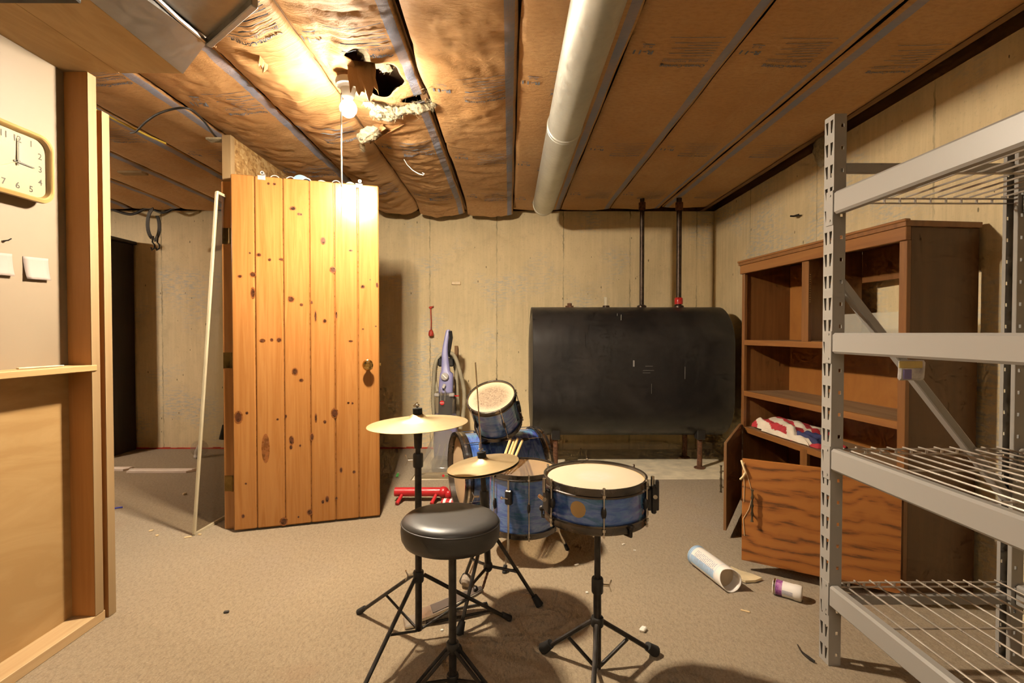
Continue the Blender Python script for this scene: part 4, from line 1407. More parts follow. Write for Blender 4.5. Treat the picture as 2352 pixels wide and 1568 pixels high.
# ---- bass drum (lies on its side)
bd = V((.94, .34, 0)).normalized()
b0 = V((-.292, 2.905, .293)); BR = .222; BLn = .48
M['head_bass'] = headmat('bass head', (.60, .43, .26))
bs, loc = drum('bass_drum', 'blue pearl bass drum on its side behind the floor tom', b0, -bd, BR, BLn, 8, M['pearl_h'], M['head_bass'], M['head_white'], spin=.2, two_lugs=True)
for z in (BLn + .012, -.012):
    b = B(); s_ = 1 if z > 0 else -1
    b.lathe([(BR - .004, z - .022), (BR + .012, z - .022), (BR + .013, z + .022), (BR - .004, z + .022)], None, 56, closed=True); h_ = loc(b, 'wood_hoop', M['hoop'])
    b = B(); b.lathe([(BR + .0125, z - .006), (BR + .0140, z - .006), (BR + .0140, z + .006), (BR + .0125, z + .006)], None, 56, closed=True); loc(b, 'hoop_inlay', M['chrome'], par=h_)
for side in (-1, 1):
    p = b0 + bd * (BLn * .88) + V((0, 0, -.07)) + V((bd.y, -bd.x, 0)) * side * BR * .93
    e = V((p.x, p.y, .0)) + V((bd.y, -bd.x, 0)) * side * .10 + bd * .10
    b = B(); b.tube([p + V((0, 0, .05)), p, e + V((0, 0, .008))], .0055, 8)
    sp = b.build('spur', M['chrome'], bs)
    b = B(); b.cyl(e + V((-.006, -.004, .016)), e + V((0, 0, .001)), .010, n=12); b.build('rubber_foot', M['rubber'], sp)
b = B(); p = b0 + bd * (BLn * .30); b.cyl(V((p.x, p.y, b0.z + BR - .01)), V((p.x, p.y, b0.z + BR + .05)), .015, n=14); b.build('tom_mount', M['chrome'], bs)
for k in range(3):   # lengthwise rods on the near side
    pass

# ---- rack tom
rt = W(1128, 912, 2.70)
ra = V((-.19, -.53, .83)).normalized()
rtom, loc = drum('rack_tom', 'small blue pearl tom with a dirt-stained head, tilted above the bass drum', rt, ra, .134, .205, 5, M['pearl'], M['head_dirty'], M['head_white'], spin=math.radians(-50))
for a_ in (155, 20):
    b = B(); b.box(.130, .150, -.02, .02, .07, .13, bev=.004, M=Matrix.Rotation(math.radians(a_), 4, 'Z')); b.build('mount_plate', M['lugm'], rtom, loc='local')
inv = rtom.matrix_basis
b = B(); pm = V((p.x, p.y, b0.z + BR + .045)); pe = inv @ V((-.02, .13, .09))
b.tube([pm, V((pm.x, pm.y + .01, pm.z + .03)), pe], .009, 10); b.build('mount_arm', M['chrome'], bs)

# ---- cymbals
t = NT('cymbal bronze')
c = t.coord()
s = t.sep(c)
r_ = t.math('SQRT', t.math('ADD', t.math('POWER', s[0], 2.0), t.math('POWER', s[1], 2.0)))
gro = t.noise(None, 1, 2)
nn = t.n('ShaderNodeTexNoise', noise_dimensions='1D'); t.l(t.math('MULTIPLY', r_, 420), nn.inputs['W']); nn.inputs['Scale'].default_value = 1
n3 = t.noise(c, 9, 4, .6)
t.set(t.ramp(n3, [(.3, (.58, .43, .225)), (.7, (.70, .56, .34))]), metal=.92)
t.l(t.ramp(nn.outputs[0], [(.3, .34), (.7, .46)]), t.p.inputs['Roughness'])
t.bump(nn.outputs[0], .12, .0006)
M['bronze'] = t.m
M['felt'] = simple('black felt', (.018, .017, .017), .9)
def cymbal(name, label, cpos, axis, Rad, bow=.020, bell=.016, group=None):
    Mx = frame(axis).to_4x4(); Mx.translation = V(cpos)
    th = bpy.data.objects.new(name, None); COL.objects.link(th); th.matrix_basis = Mx; tag(th, label, 'cymbal', group)
    pr = [(.006, bow + bell), (Rad * .08, bow + bell - .001), (Rad * .14, bow + bell * .6), (Rad * .18, bow + .001), (Rad * .5, bow * .62), (Rad * .8, bow * .2), (Rad, 0)]
    b = B(); b.lathe(pr + [(r, z - .0014) for r, z in reversed(pr)], None, 64, closed=True)
    b.build('cymbal_plate', M['bronze'], th, ang=50, loc='local')
    return th
rc = W(960, 972, 1.75)
ax = V((-.035, .0, 1)).normalized()
cymbal('ride_cymbal', 'largest bronze cymbal, nearly level at the top of its own thin stand', rc, ax, .182, .021, .016)
cs = thing('cymbal_stand', 'dark tripod stand carrying the largest cymbal', 'cymbal stand', (rc.x, rc.y, 0))
px_ = lambda py: V((rc.x, rc.y, W(963, py, 1.75).z))
b = B(); b.cyl(px_(1335), V((rc.x, rc.y, rc.z + .015)), .0095, n=14); b.build('upper_tube', M['hard'], cs)
b = B(); b.cyl(V((rc.x, rc.y, rc.z - .09)), V((rc.x, rc.y, rc.z - .015)), .014, .017, n=14); b.build('cymbal_tilter', M['hard'], cs)
b = B(); b.cyl(px_(1446), px_(1060), .0125, n=14); b.build('lower_tube', M['hard'], cs)
collar(cs, px_(1072), (0, 0, 1), .017, .05); collar(cs, px_(1335), (0, 0, 1), .018, .04)
wing(cs, px_(1056) + V((-.017, 0, 0)), (-1, -.1, 0)); wing(cs, px_(1318) + V((-.017, -.004, 0)), (-1, -.2, 0))
b = B(); b.cyl(rc + ax * .036, rc + ax * .056, .0175, n=18); b.build('felt_washer', M['felt'], cs)
b = B(); b.cyl(rc + ax * .018, rc + ax * .078, .003, n=8); b.ball(rc + ax * .066, (.009, .009, .007), nu=10, nv=8); b.obox(rc + ax * .062 - V((.013, 0, 0)), rc + ax * .074 + V((.013, 0, 0)) - V((.013, 0, 0)), .004, .008); b.build('top_wing_nut', M['chrome'], cs)
hubz = px_(1322); lowz = px_(1444)
g1, g2 = F(827, 1409), F(1168, 1424)
base0 = V((rc.x, rc.y, 0))
g3 = base0 + (base0 - (g1 + g2) / 2).normalized() * .34
g3 = base0 + V((-.13, -.30, 0))
for f in (g1, g2, g3):
    d = (f - base0).normalized()
    h = hubz + d * .022
    stand_leg(cs, h, f, .0072, .013)
    m = h.lerp(f, .50)
    b = B(); b.tube([m, lowz + d * .012], .0048, 8); b.build('leg_brace', M['hard'], cs)

# ---- hi-hat
hc = W(1110, 1069, 1.98); hx = V((-.145, -.01, 1)).normalized()
cymbal('hi_hat_cymbal', 'upper cymbal of the closed hi-hat pair, lying over the floor tom', hc + hx * .006, hx, .150, .019, .012, 'hi-hat pair')
mx = cymbal('hi_hat_cymbal', 'lower upturned cymbal of the closed hi-hat pair', hc - hx * .004, -hx, .150, .019, .012, 'hi-hat pair')
hs = thing('hi_hat_stand', 'dark tripod hi-hat stand with a foot pedal at its base', 'cymbal stand', (hc.x + .03, 1.98, 0))
hb = W(1121, 1300, 1.98); hl = V((hb.x, hb.y, .0))
ht = W(1092, 832, 1.98)
b = B(); b.cyl(hb, W(1113, 1150, 1.98), .0135, n=14); b.build('lower_tube', M['hard'], hs)
b = B(); b.cyl(W(1113, 1155, 1.98), W(1109, 1092, 1.98), .0105, n=14); b.build('upper_tube', M['hard'], hs)
collar(hs, W(1113.5, 1160, 1.98), (hc - hb), .017, .06)
wing(hs, W(1106, 1140, 1.98) + V((-.01, 0, 0)), (-1, -.1, 0))
b = B(); b.cyl(W(1110, 1105, 1.98), ht, .0028, n=8); b.build('pull_rod', M['chrome'], hs)
b = B(); b.cyl(hc + hx * .036, hc + hx * .058, .0185, n=18); b.build('clutch_felt', M['felt'], hs)
b = B(); b.cyl(hc + hx * .058, hc + hx * .095, .006, n=10); b.ball(hc + hx * .07, (.010, .006, .006), nu=8, nv=6); b.build('clutch', M['chrome'], hs)
b = B(); b.ball(hb, (.020, .020, .024), nu=14, nv=10); b.build('hub', M['plasticblack'], hs)
top_h = W(1116, 1215, 1.98)
k1, k2 = F(1237, 1392), F(1056, 1457)
kb = V((hb.x, hb.y, 0))
k3 = kb + V((-.12, .17, 0))
for f in (k1, k2, k3):
    d = (f - kb).normalized()
    h = top_h + d * .020
    stand_leg(hs, h, f, .0075, .017)
    m = h.lerp(f, .55)
    b = B(); b.tube([hb + d * .012, m], .006, 8); b.build('leg_brace', M['hard'], hs)
collar(hs, top_h - V((0, 0, .02)), (0, 0, 1), .019, .04)
# pedal
heel, toe = F(955, 1418, .02), F(1108, 1352, .085)
pd = (toe - heel); pl = pd.length; pd.normalize()
psd = pd.cross(V((0, 0, 1))).normalized()
pup = psd.cross(pd)
Mp_ = Matrix((pd, -psd, pup)).transposed().to_4x4(); Mp_.translation = heel
M['alu'] = simple('cast aluminium', (.60, .54, .46), .35, .9, var=.15)
M['grip'] = simple('rubber footplate', (.085, .06, .045), .75, var=.2)
b = B(); 
out = [(0, -.030), (.06, -.036), (.16, -.034), (.24, -.026), (pl, -.016), (pl, .016), (.24, .026), (.16, .034), (.06, .036), (0, .030)]
b.prism([Mp_ @ V((x, y, -.005)) for x, y in out], Mp_.to_3x3() @ V((0, 0, .010)))
pb_ = b.build('footboard', M['alu'], hs)
b = B(); b.prism([Mp_ @ V((x, y * .78, .0055)) for x, y in [(max(.065, x), y) for x, y in out if x > .03]], Mp_.to_3x3() @ V((0, 0, .002))); b.build('grip_plate', M['grip'], pb_)
hp = F(950, 1424)
b = B(); h0 = V((heel.x, heel.y, .001)); hd = V((pd.x, pd.y, 0)).normalized()
Mh = Matrix((hd, V((-hd.y, hd.x, 0)), V((0, 0, 1)))).transposed().to_4x4(); Mh.translation = h0
b.box(-.045, .035, -.036, .036, 0, .014, bev=.004, M=Mh); b.box(.0, .02, -.034, .034, .012, .026, bev=.003, M=Mh); b.build('heel_plate', M['alu'], hs)
b = B(); b.tube([Mh @ V((.03, -.03, .006)), Mh @ V((pl + .02, -.03, .006)), Mh @ V((pl + .02, .03, .006)), Mh @ V((.03, .03, .006))], .0045, 8); b.build('base_rod', M['hard'], hs)
b = B()
ce = hb - V((0, 0, .02))
for k in range(9):
    a = toe.lerp(ce, k / 9); c_ = toe.lerp(ce, (k + 1) / 9)
    b.obox(a, c_, .010 if k % 2 else .006, .004 if k % 2 else .008)
b.build('pedal_chain', M['rust'], hs)
b = B(); b.ball(toe - pd * .03 + V((0, 0, .014)), (.010, .016, .010), nu=10, nv=8); b.build('toe_stop', M['hard'], hs)

# bass drum beater lying behind the pedal
M['felt_grey'] = simple('grey felt', (.33, .27, .21), .95, var=.2, scale=50)
bh = F(1072, 1334, .026)
bt = thing('drum_beater', 'grey felt drum beater on a thin shaft lying behind the hi-hat pedal', 'beater', (bh.x, bh.y, 0))
be = V((bh.x + .045, bh.y + .13, .10))
dd = (be - bh).normalized()
b = B(); Mx = frame(dd).to_4x4(); Mx.translation = bh - dd * .02
b.lathe([(0, -.002), (.018, 0), (.026, .010), (.0265, .034), (.02, .046), (.005, .05), (0, .05)], Mx, 20); b.build('felt_head', M['felt_grey'], bt)
b = B(); b.cyl(bh, be, .004, n=8); b.build('shaft', M['chrome'], bt)

# ---- throne
M['vinyl'] = simple('black vinyl', (.036, .033, .031), .47, spec=.6, var=.12, scale=5, bump=.05, bscale=300)
tc = W(1036, 1190, 1.468)
SZ = tc.z
tx = V((.02, .05, 1)).normalized()
Mx = frame(tx).to_4x4(); Mx.translation = V((tc.x, tc.y, SZ))
st = thing('drum_stool', 'round black vinyl drum stool in front of the kit', 'stool', (tc.x, tc.y, 0))
b = B(); b.lathe([(0, -.072), (.128, -.072), (.140, -.068), (.149, -.052), (.1515, -.030), (.1505, -.016), (.1490, -.011), (.1488, -.009), (.1490, -.007), (.1470, -.001), (.138, .007), (.115, .0125), (.07, .0145), (0, .015)], Mx, 64); b.build('seat', M['vinyl'], st, ang=60)
b = B(); b.lathe([(.1486, -.0112), (.1512, -.0105), (.1518, -.0085), (.1508, -.0065), (.1486, -.0062)], Mx, 64); b.build('seat_piping', M['vinyl'], st, ang=60)
bc_ = V((tc.x + .004, tc.y, 0))
hz = W(1039, 1488, 1.468).z
b = B(); b.cyl(bc_ + V((0, 0, .05)), bc_ + V((0, 0, SZ - .07)), .0122, n=18); b.build('post', M['hard'], st)
b = B(); b.cyl(bc_ + V((0, 0, SZ - .085)), bc_ + V((0, 0, SZ - .071)), .045, n=20); b.build('seat_plate', M['hard'], st)
collar(st, bc_ + V((0, 0, hz - .01)), (0, 0, 1), .018, .03)
collar(st, bc_ + V((0, 0, .045)), (0, 0, 1), .017, .03)
for a in (212, 330, 92):
    d = V((math.cos(math.radians(a)), math.sin(math.radians(a)), 0))
    for o_ in (-.009, .009):
        q = V((-d.y, d.x, 0)) * o_
        f = bc_ + d * .215
        b = B(); b.tube([bc_ + V((0, 0, hz)) + d * .016 + q, bc_ + d * .10 + V((0, 0, hz * .60)) + q, f + V((0, 0, .012)) + q * .6], .0055, 8)
        lg = b.build('leg', M['hard'], st)
    b = B(); b.cyl(f + V((0, 0, .024)) - d * .012, f + V((0, 0, .0)) + d * .004, .014, .017, 12); b.build('rubber_foot', M['rubber'], lg)
    b = B(); b.tube([bc_ + V((0, 0, .06)) + d * .015, bc_ + d * .11 + V((0, 0, hz * .55))], .005, 8); b.build('leg_brace', M['hard'], st)

# ---- drumsticks on the floor tom
M['stick'] = wood('hickory', (.74, .55, .27), (.62, .41, .17), (1, .08, .3), 26, .4)
labs = ['drumstick lying across the floor tom rim, nearest the hi-hat', 'drumstick second from the hi-hat in the bunch of four on the floor tom',
        'drumstick third from the hi-hat in the bunch of four on the floor tom', 'drumstick on the floor tom, outermost and set apart from the other three']
for k, (xa, xb, ya) in enumerate(((1164, 1175, 2.65), (1172, 1183.5, 2.655), (1179.5, 1191, 2.66), (1188, 1202, 2.665))):
    hi = W(xb - 2, 1009 + (2 if k % 2 else -2), ya)
    low = V((W(xa - 16, 1090, 2.36).x, 2.345 + .006 * k, ft.z + .0215))
    d = (low - hi).normalized(); SLn = (low - hi).length + .02
    e = hi + d * SLn
    b = B()
    b.tube([hi, hi + d * .006, hi + d * SLn * .6, hi + d * (SLn - .055), hi + d * (SLn - .028), hi + d * (SLn - .022), hi + d * (SLn - .008), e], [.0055, .0075, .0075, .005, .0033, .0048, .0046, .002], 12)
    tag(b.build('drumstick', M['stick']), labs[k], 'drumstick', 'drumsticks on the floor tom')
# ================================================================== CARPET CLEANER
M['lav'] = simple('lavender plastic', (.235, .225, .42), .38, var=.06)
M['clearp'] = glassy('clear plastic', (.95, .92, .86), .08, .80, .45)
M['smoke'] = glassy('smoky clear plastic', (.78, .75, .72), .10, .72, .25)
M['greyp'] = simple('grey plastic', (.42, .39, .36), .4)
M['darkp'] = simple('dark inner parts', (.075, .068, .065), .45)
M['hose'] = simple('grey hose', (.36, .31, .21), .5, var=.1)
M['logo_red'] = simple('red badge', (.58, .030, .030), .4, var=.03)
M['logo_white'] = simple('white lettering', (.80, .76, .70), .5, var=.02)
M['logo_green'] = simple('green lettering', (.20, .36, .12), .5, var=.05)
VY = 4.02
vb = W(1012, 1090, 3.85); 
vac = thing('carpet_cleaner', 'lavender upright carpet cleaner with clear tanks and a coiled hose by the back wall', 'carpet cleaner', (vb.x, 3.95, 0))
def vp(px, py, Y=VY): return W(px, py, Y)
# lower clear nozzle hood: a tapered shell built from outline rings front to back
def hood(rows, mat, name, parent=vac, thick=.0025):
    b = B()
    b.loft(rows, cap=False, closed=False)
    o = b.build(name, M[mat], parent, ang=60)
    md = o.modifiers.new('wall', 'SOLIDIFY'); md.thickness = thick; md.offset = 0
    return o
def arch(pxl, pxr, py0, pyt, Y, n=14, sq=.5):
    l, r_, t_ = vp(pxl, py0, Y), vp(pxr, py0, Y), vp((pxl + pxr) / 2, pyt, Y)
    out = []
    for k in range(n + 1):
        a = PI * k / n
        cx = (l.x + r_.x) / 2; hx = (r_.x - l.x) / 2
        c_, s_ = math.cos(a), math.sin(a)
        out.append(V((cx - hx * (abs(c_) ** sq) * (1 if c_ > 0 else -1), Y, l.z + (t_.z - l.z) * (s_ ** sq))))
    return out
FLZ = -.010
def floor_arch(pxl, pxr, pyt, Y, n=14, sq=.5):
    l, r_, t_ = vp(pxl, 1080, Y), vp(pxr, 1080, Y), vp((pxl + pxr) / 2, pyt, Y)
    cx = (l.x + r_.x) / 2; hx = (r_.x - l.x) / 2
    return [V((cx - hx * (abs(math.cos(a)) ** sq) * (1 if math.cos(a) > 0 else -1), Y, FLZ + (t_.z - FLZ) * (math.sin(a) ** sq))) for a in [PI * k / n for k in range(n + 1)]]
hood([floor_arch(955, 1048, 1086, 3.72), floor_arch(957, 1047, 1072, 3.76), floor_arch(966, 1044, 1040, 3.82), floor_arch(982, 1046, 1005, 3.90), floor_arch(990, 1048, 988, 4.0), floor_arch(990, 1048, 984, 4.08)], 'clearp', 'nozzle_hood')
b = B(); l_, r_ = vp(955, 1100, 3.725), vp(1046, 1100, 3.725)
b.box(l_.x, r_.x, 3.722, 3.80, FLZ, .05, bev=.012); b.build('nozzle_lip', M['clearp'], vac)
b = B(); b.box(l_.x + .02, r_.x - .01, 3.728, 3.731, .036, .042); b.build('amber_strip', M['gold'], vac)
for k, dx in enumerate((-.055, -.01, .04)):
    b = B(); x = (l_.x + r_.x) / 2 + dx
    b.tube([V((x - .02, 3.80, .06)), V((x + .0, 3.86, .13)), V((x + .015, 3.93, .22))], .008, 8); b.build('inner_rib', M['clearp'], vac)
b = B(); b.box((l_.x + r_.x) / 2 - .06, (l_.x + r_.x) / 2 + .07, 3.87, 4.0, FLZ, .11, bev=.02); b.build('brush_housing', M['smoke'], vac)
b = B()
lx = vp(1027, 1097, 3.72)
b.lathe([(0, 0), (.010, 0), (.010, .001), (0, .001)], (lambda m: (setattr(m, 'translation', V((lx.x - .03, 3.7215, .019))), m)[1])(frame((0, -1, 0)).to_4x4()), 24)
b.build('round_badge', M['logo_red'], vac)
def wall_text(b, body, size, org, width=None, off=0):
    put_text(b, body, size, lambda u, v: (org[0] + u, org[1], org[2] + v), off, width=width)
b = B(); wall_text(b, 'SteamVac', .018, (lx.x - .015, 3.7212, .013), .055, .0006); b.build('lettering', M['logo_green'], vac)
for pxw in (960, 1042):
    q = vp(pxw, 1085, 4.10)
    b = B(); b.cyl((q.x - .02, 4.10, .045), (q.x + .02, 4.10, .045), .056, n=24); b.build('wheel', M['plasticblack'], vac)
# lavender lower body behind the hood, rising to the recovery tank
def ring(cx, cz, hx, hy, cy, n=20, sq=.55):
    out = []
    for k in range(n):
        a = 2 * PI * k / n
        c_, s_ = math.cos(a), math.sin(a)
        out.append(V((cx + hx * abs(c_) ** sq * (1 if c_ > 0 else -1), cy + hy * abs(s_) ** sq * (1 if s_ > 0 else -1), cz)))
    return out
def body(rows, mat, name, parent=vac, cap=True):
    b = B(); b.loft([ring(*r) for r in rows], cap=cap); return b.build(name, M[mat], parent, ang=50)
X0 = vp(1020, 980).x; X1 = vp(1020, 760).x
zz = lambda py: vp(1020, py).z
body([(X0, FLZ + .06, .10, .07, 4.14), (X0, .18, .105, .075, 4.13), (X0, zz(990), .10, .07, 4.12), (X0 + .0, zz(955), .092, .062, 4.11)], 'lav', 'lower_body')
# recovery tank (smoky clear) with dark works inside
tk = body([(X0, zz(958), .090, .060, 4.10), (X0 + .002, zz(930), .090, .062, 4.09), (X0 + .004, zz(908), .084, .058, 4.09), (X0 + .004, zz(902), .078, .052, 4.09)], 'smoke', 'recovery_tank')
body([(X0, zz(956), .06, .04, 4.10), (X0 + .004, zz(912), .058, .038, 4.10)], 'darkp', 'tank_float', tk)
for dpx in (1003, 1037):
    q = vp(dpx, 907, 4.03); b = B(); b.box(q.x - .022, q.x + .022, 4.02, 4.07, q.z - .014, q.z + .014, bev=.006); b.build('tank_latch', M['greyp'], tk)
q = vp(1046, 909, 4.05); b = B(); b.box(q.x - .01, q.x + .03, 4.05, 4.06, q.z - .005, q.z + .005, bev=.002); b.build('red_tab', M['redplastic'], vac)
q = vp(1015, 925, 4.02)
b = B(); b.lathe([(0, 0), (.019, 0), (.019, .002), (0, .002)], (lambda m: (setattr(m, 'translation', V((q.x, 4.026, q.z))), m)[1])(frame((0, -1, 0)).to_4x4()), 28); bd_ = b.build('round_badge', M['logo_red'], vac)
b = B(); wall_text(b, 'HOOVER', .012, (q.x - .015, 4.0232, q.z - .004), .030, .0004); b.build('lettering', M['logo_white'], bd_)
# handle column
b = B()
rows = [(1024, 902, 33, .040), (1025, 875, 33, .040), (1026, 858, 30, .036), (1024, 852, 20, .03), (1023, 830, 17, .028), (1022, 810, 14, .024), (1023, 795, 12, .020), (1026, 775, 10, .018), (1029, 760, 9.5, .018), (1030, 757, 7, .014)]
rr = []
for px, py, wpx, dy in rows:
    p = vp(px, py, 4.10 + (902 - py) * .0005)
    rr.append(ring(p.x, p.z, wpx * p.y / 1100 / 2, dy, p.y, 18))
b.loft(rr); b.build('handle', M['lav'], vac, ang=50)
b = B(); q = vp(1035, 775, 4.14); b.tube([vp(1034, 760, 4.14), vp(1036, 775, 4.15), vp(1033, 795, 4.16), vp(1029, 815, 4.17)], .016, 10); b.build('handle_grip', M['plasticblack'], vac)
q = vp(1021, 865, 4.055)
b = B(); Mx = frame((0, -1, 0)).to_4x4(); Mx.translation = V((q.x, 4.068, q.z)); b.lathe([(0, 0), (.033, 0), (.033, .008), (.028, .013), (0, .013)], Mx, 28); dl = b.build('dial', M['greyp'], vac)
b = B(); b.obox((q.x - .018, 4.052, q.z + .018), (q.x + .018, 4.052, q.z - .018), .012, .012, up=V((0, 1, 0)), bev=.004); b.build('dial_grip', M['logo_white'], dl)
q = vp(1020, 888, 4.05); b = B(); b.obox((q.x + .004, 4.055, q.z + .022), (q.x - .008, 4.035, q.z - .012), .024, .012, up=V((0, 1, 0)), bev=.004); b.build('release_latch', M['greyp'], vac)
q = vp(1017, 905, 4.03); b = B(); b.tube([vp(1013, 893, 4.03), vp(1012, 920, 4.02)], .006, 8); b.tube([vp(1022, 893, 4.03), vp(1022, 920, 4.02)], .006, 8); b.build('latch_arm', M['clearp'], vac)
b = B(); l0, r0 = vp(1006, 838, 4.16), vp(1043, 838, 4.16)
b.box(l0.x, r0.x, 4.14, 4.18, vp(0, 842, 4.16).z, vp(0, 822, 4.16).z, bev=.012); b.build('hose_hanger', M['plasticblack'], vac)
# corrugated hose looped over the hanger
def hose(pts, name):
    P = [V(p) for p in pts]
    fine = []
    n = len(P)
    for i in range(n - 1):                                  # catmull-rom
        p0, p1, p2, p3 = P[max(i - 1, 0)], P[i], P[i + 1], P[min(i + 2, n - 1)]
        for k in range(16):
            t = k / 16
            fine.append(.5 * ((2 * p1) + (-p0 + p2) * t + (2 * p0 - 5 * p1 + 4 * p2 - p3) * t * t + (-p0 + 3 * p1 - 3 * p2 + p3) * t ** 3))
    fine.append(P[-1])
    b = B(); b.tube(fine, [.0195 if k % 2 else .0160 for k in range(len(fine))], 10)
    return b.build(name, M['hose'], vac, ang=80)
hose([vp(1003, 985, 4.2), vp(995, 930, 4.2), vp(996, 880, 4.19), vp(1000, 835, 4.18), vp(1012, 815, 4.18), vp(1030, 810, 4.18), vp(1045, 820, 4.19), vp(1058, 860, 4.2), vp(1066, 900, 4.21), vp(1064, 950, 4.2), vp(1057, 985, 4.18)], 'hose')
hose([vp(1005, 900, 4.2), vp(999, 870, 4.22), vp(1003, 832, 4.22), vp(1018, 813, 4.22), vp(1036, 818, 4.22), vp(1047, 850, 4.24), vp(1050, 900, 4.24), vp(1052, 960, 4.22)], 'hose')
# slat standing against the wall behind it
q = W(1045, 794, 4.60)
b = B(); b.box(-.016, .016, -.01, .01, 0, q.z + .012, bev=.002, M=Matrix.Translation(V((q.x + .006, 4.655, -.012))))
tag(b.build('wooden_slat', M['joist']), 'narrow dark wooden slat standing upright behind the carpet cleaner', 'slat')

# ================================================================== LEFT SIDE
# ledge on the partition
M['ledge'] = wood('ledge pine', (.52, .36, .17), (.41, .25, .10), (1, .06, 1), 20, .55)
le = WX(218, 850, XF - .004)
b = B(); b.box(XP + .002, XF + .006, -1.2, le.y, .985, 1.008, bev=.002)
tag(b.build('wall_ledge', M['ledge']), 'narrow raw wooden ledge fixed along the cream panel below the clock', 'ledge')
M['paleply'] = simple('pale splinter', (.76, .60, .38), .6)
for k, (pa, pb, lab) in enumerate((((40, 856), (128, 843), 'long pale splinter of wood lying on the ledge'), ((60, 858), (145, 850), 'short pale splinter lying on the ledge towards the stud'))):
    a, c_ = WX(pa[0], pa[1], XP + .035), WX(pb[0], pb[1], XP + .05)
    a.z = c_.z = 1.0115
    b = B(); b.obox(a, c_, .012, .005, bev=.001); tag(b.build('wood_splinter', M['paleply']), lab, 'splinter')

# clock
M['clockcase'] = simple('cream clock case', (.38, .25, .09), .35, coat=.3, var=.05)
M['clockface'] = simple('clock face', (.36, .30, .185), .5, var=.03)
M['clockink'] = simple('clock ink', (.035, .03, .025), .6)
M['clockhand'] = simple('clock hand', (.03, .03, .035), .4)
M['clocksec'] = simple('red hand', (.60, .36, .22), .5)
cc = WX(37, 371, XP + .03)
clk = thing('wall_clock', 'cream rounded-square wall clock showing three on the cream panel', 'clock', (XP, cc.y, cc.z))
Mc = Matrix((V((0, 1, 0)), V((0, 0, 1)), V((1, 0, 0)))).transposed().to_4x4(); Mc.translation = V((XP, cc.y, cc.z))   # x: along +y, y: up, z: out of wall
def rsq(hw, hh, r, z, n=8):
    out = []
    for cx, cy, a0 in ((hw - r, hh - r, 0), (-hw + r, hh - r, 90), (-hw + r, -hh + r, 180), (hw - r, -hh + r, 270)):
        for k in range(n + 1):
            a = math.radians(a0 + 90 * k / n); out.append(Mc @ V((cx + r * math.cos(a), cy + r * math.sin(a), z)))
    return out
CW, CH = .118, .118
b = B()
b.loft([rsq(CW * .86, CH * .86, .045, .0), rsq(CW * .90, CH * .90, .045, .022), rsq(CW, CH, .048, .030), rsq(CW + .002, CH + .002, .049, .038), rsq(CW, CH, .048, .046), rsq(CW - .010, CH - .010, .042, .050), rsq(CW - .014, CH - .014, .04, .047), rsq(CW - .018, CH - .018, .036, .032)], cap=False)
b.build('clock_case', M['clockcase'], clk, ang=40)
b = B(); b.face([b.bm.verts.new(p) for p in rsq(CW - .017, CH - .017, .036, .033)]); b.build('clock_face', M['clockface'], clk)
b = B(); b.face([b.bm.verts.new(p) for p in rsq(CW - .014, CH - .014, .04, .0472)]); M['lens'] = glassy('clock lens', (1, .97, .9), .08, .94, .1); b.build('clock_lens', M['lens'], clk)
b = B()
FXW = CW - .040
for n_ in range(1, 13):
    a = math.radians(90 - 30 * n_)
    dx, dy = math.cos(a), math.sin(a)
    k = min(FXW / max(abs(dx), 1e-6), FXW / max(abs(dy), 1e-6))
    k = min(k, FXW * 1.22)
    s_ = .030
    vs, fs = text_polys(str(n_), s_, .0004)
    w_ = max(v.x for v in vs); h_ = max(v.y for v in vs)
    nv = [b.bm.verts.new(Mc @ V((dx * k + (v.x - w_ / 2), dy * k + v.y - h_ / 2, .0338))) for v in vs]
    for f in fs: b.face([nv[q] for q in f])
b.build('numerals', M['clockink'], clk, smooth=False)
def hand(ang, L, w, mat, z, name):
    a = math.radians(ang); d = V((math.cos(a), math.sin(a), 0)); n_ = V((-d.y, d.x, 0))
    b = B(); b.prism([Mc @ (q + V((0, 0, z))) for q in (n_ * w - d * .012, n_ * w * .6 + d * L, -n_ * w * .6 + d * L, -n_ * w - d * .012)], V((.0008, 0, 0))); b.build(name, M[mat], clk)
hand(88, .080, .0028, 'clockhand', .037, 'minute_hand'); hand(-3, .056, .0028, 'clockhand', .0355, 'hour_hand'); hand(210, .078, .001, 'clocksec', .0385, 'second_hand')
b = B(); b.cyl(Mc @ V((0, 0, .033)), Mc @ V((0, 0, .041)), .005, n=14); b.build('hand_hub', M['clockhand'], clk)
# sticky notes
M['note'] = simple('pale pink paper', (.31, .245, .215), .7, var=.03)
for (xa, ya, xb, yb), lab in (((-30, 577, 27, 634), 'pale pink note on the cream panel, partly cut off by the picture edge'), ((51, 588, 110, 644), 'pale pink note on the cream panel, the one nearer the stud')):
    p0, p1, p2, p3 = WX(xa, ya, XP), WX(xb, ya + 6, XP), WX(xb, yb, XP), WX(xa + 4, yb - 4, XP)
    b = B(); n_ = 8
    rows = []
    for r in range(n_ + 1):
        v = r / n_; l, q = p0.lerp(p3, v), p1.lerp(p2, v)
        rows.append([b.bm.verts.new(l.lerp(q, u / 4) + V((.001 + .010 * v * v, 0, 0))) for u in range(5)])
    for r in range(n_):
        for u in range(4): b.face([rows[r][u], rows[r][u + 1], rows[r + 1][u + 1], rows[r + 1][u]])
    o = b.build('sticky_note', M['note']); md = o.modifiers.new('t', 'SOLIDIFY'); md.thickness = .0004
    tag(o, lab, 'note', 'notes on the cream panel')
b = B(); a = WX(6, 553, XP + .002); c_ = WX(26, 548, XP + .012); b.tube([a, (a + c_) / 2 + V((.004, 0, -.002)), c_], .0022, 6)
tag(b.build('wall_hook', M['hard']), 'small dark hook stuck in the cream panel above the notes', 'hook')

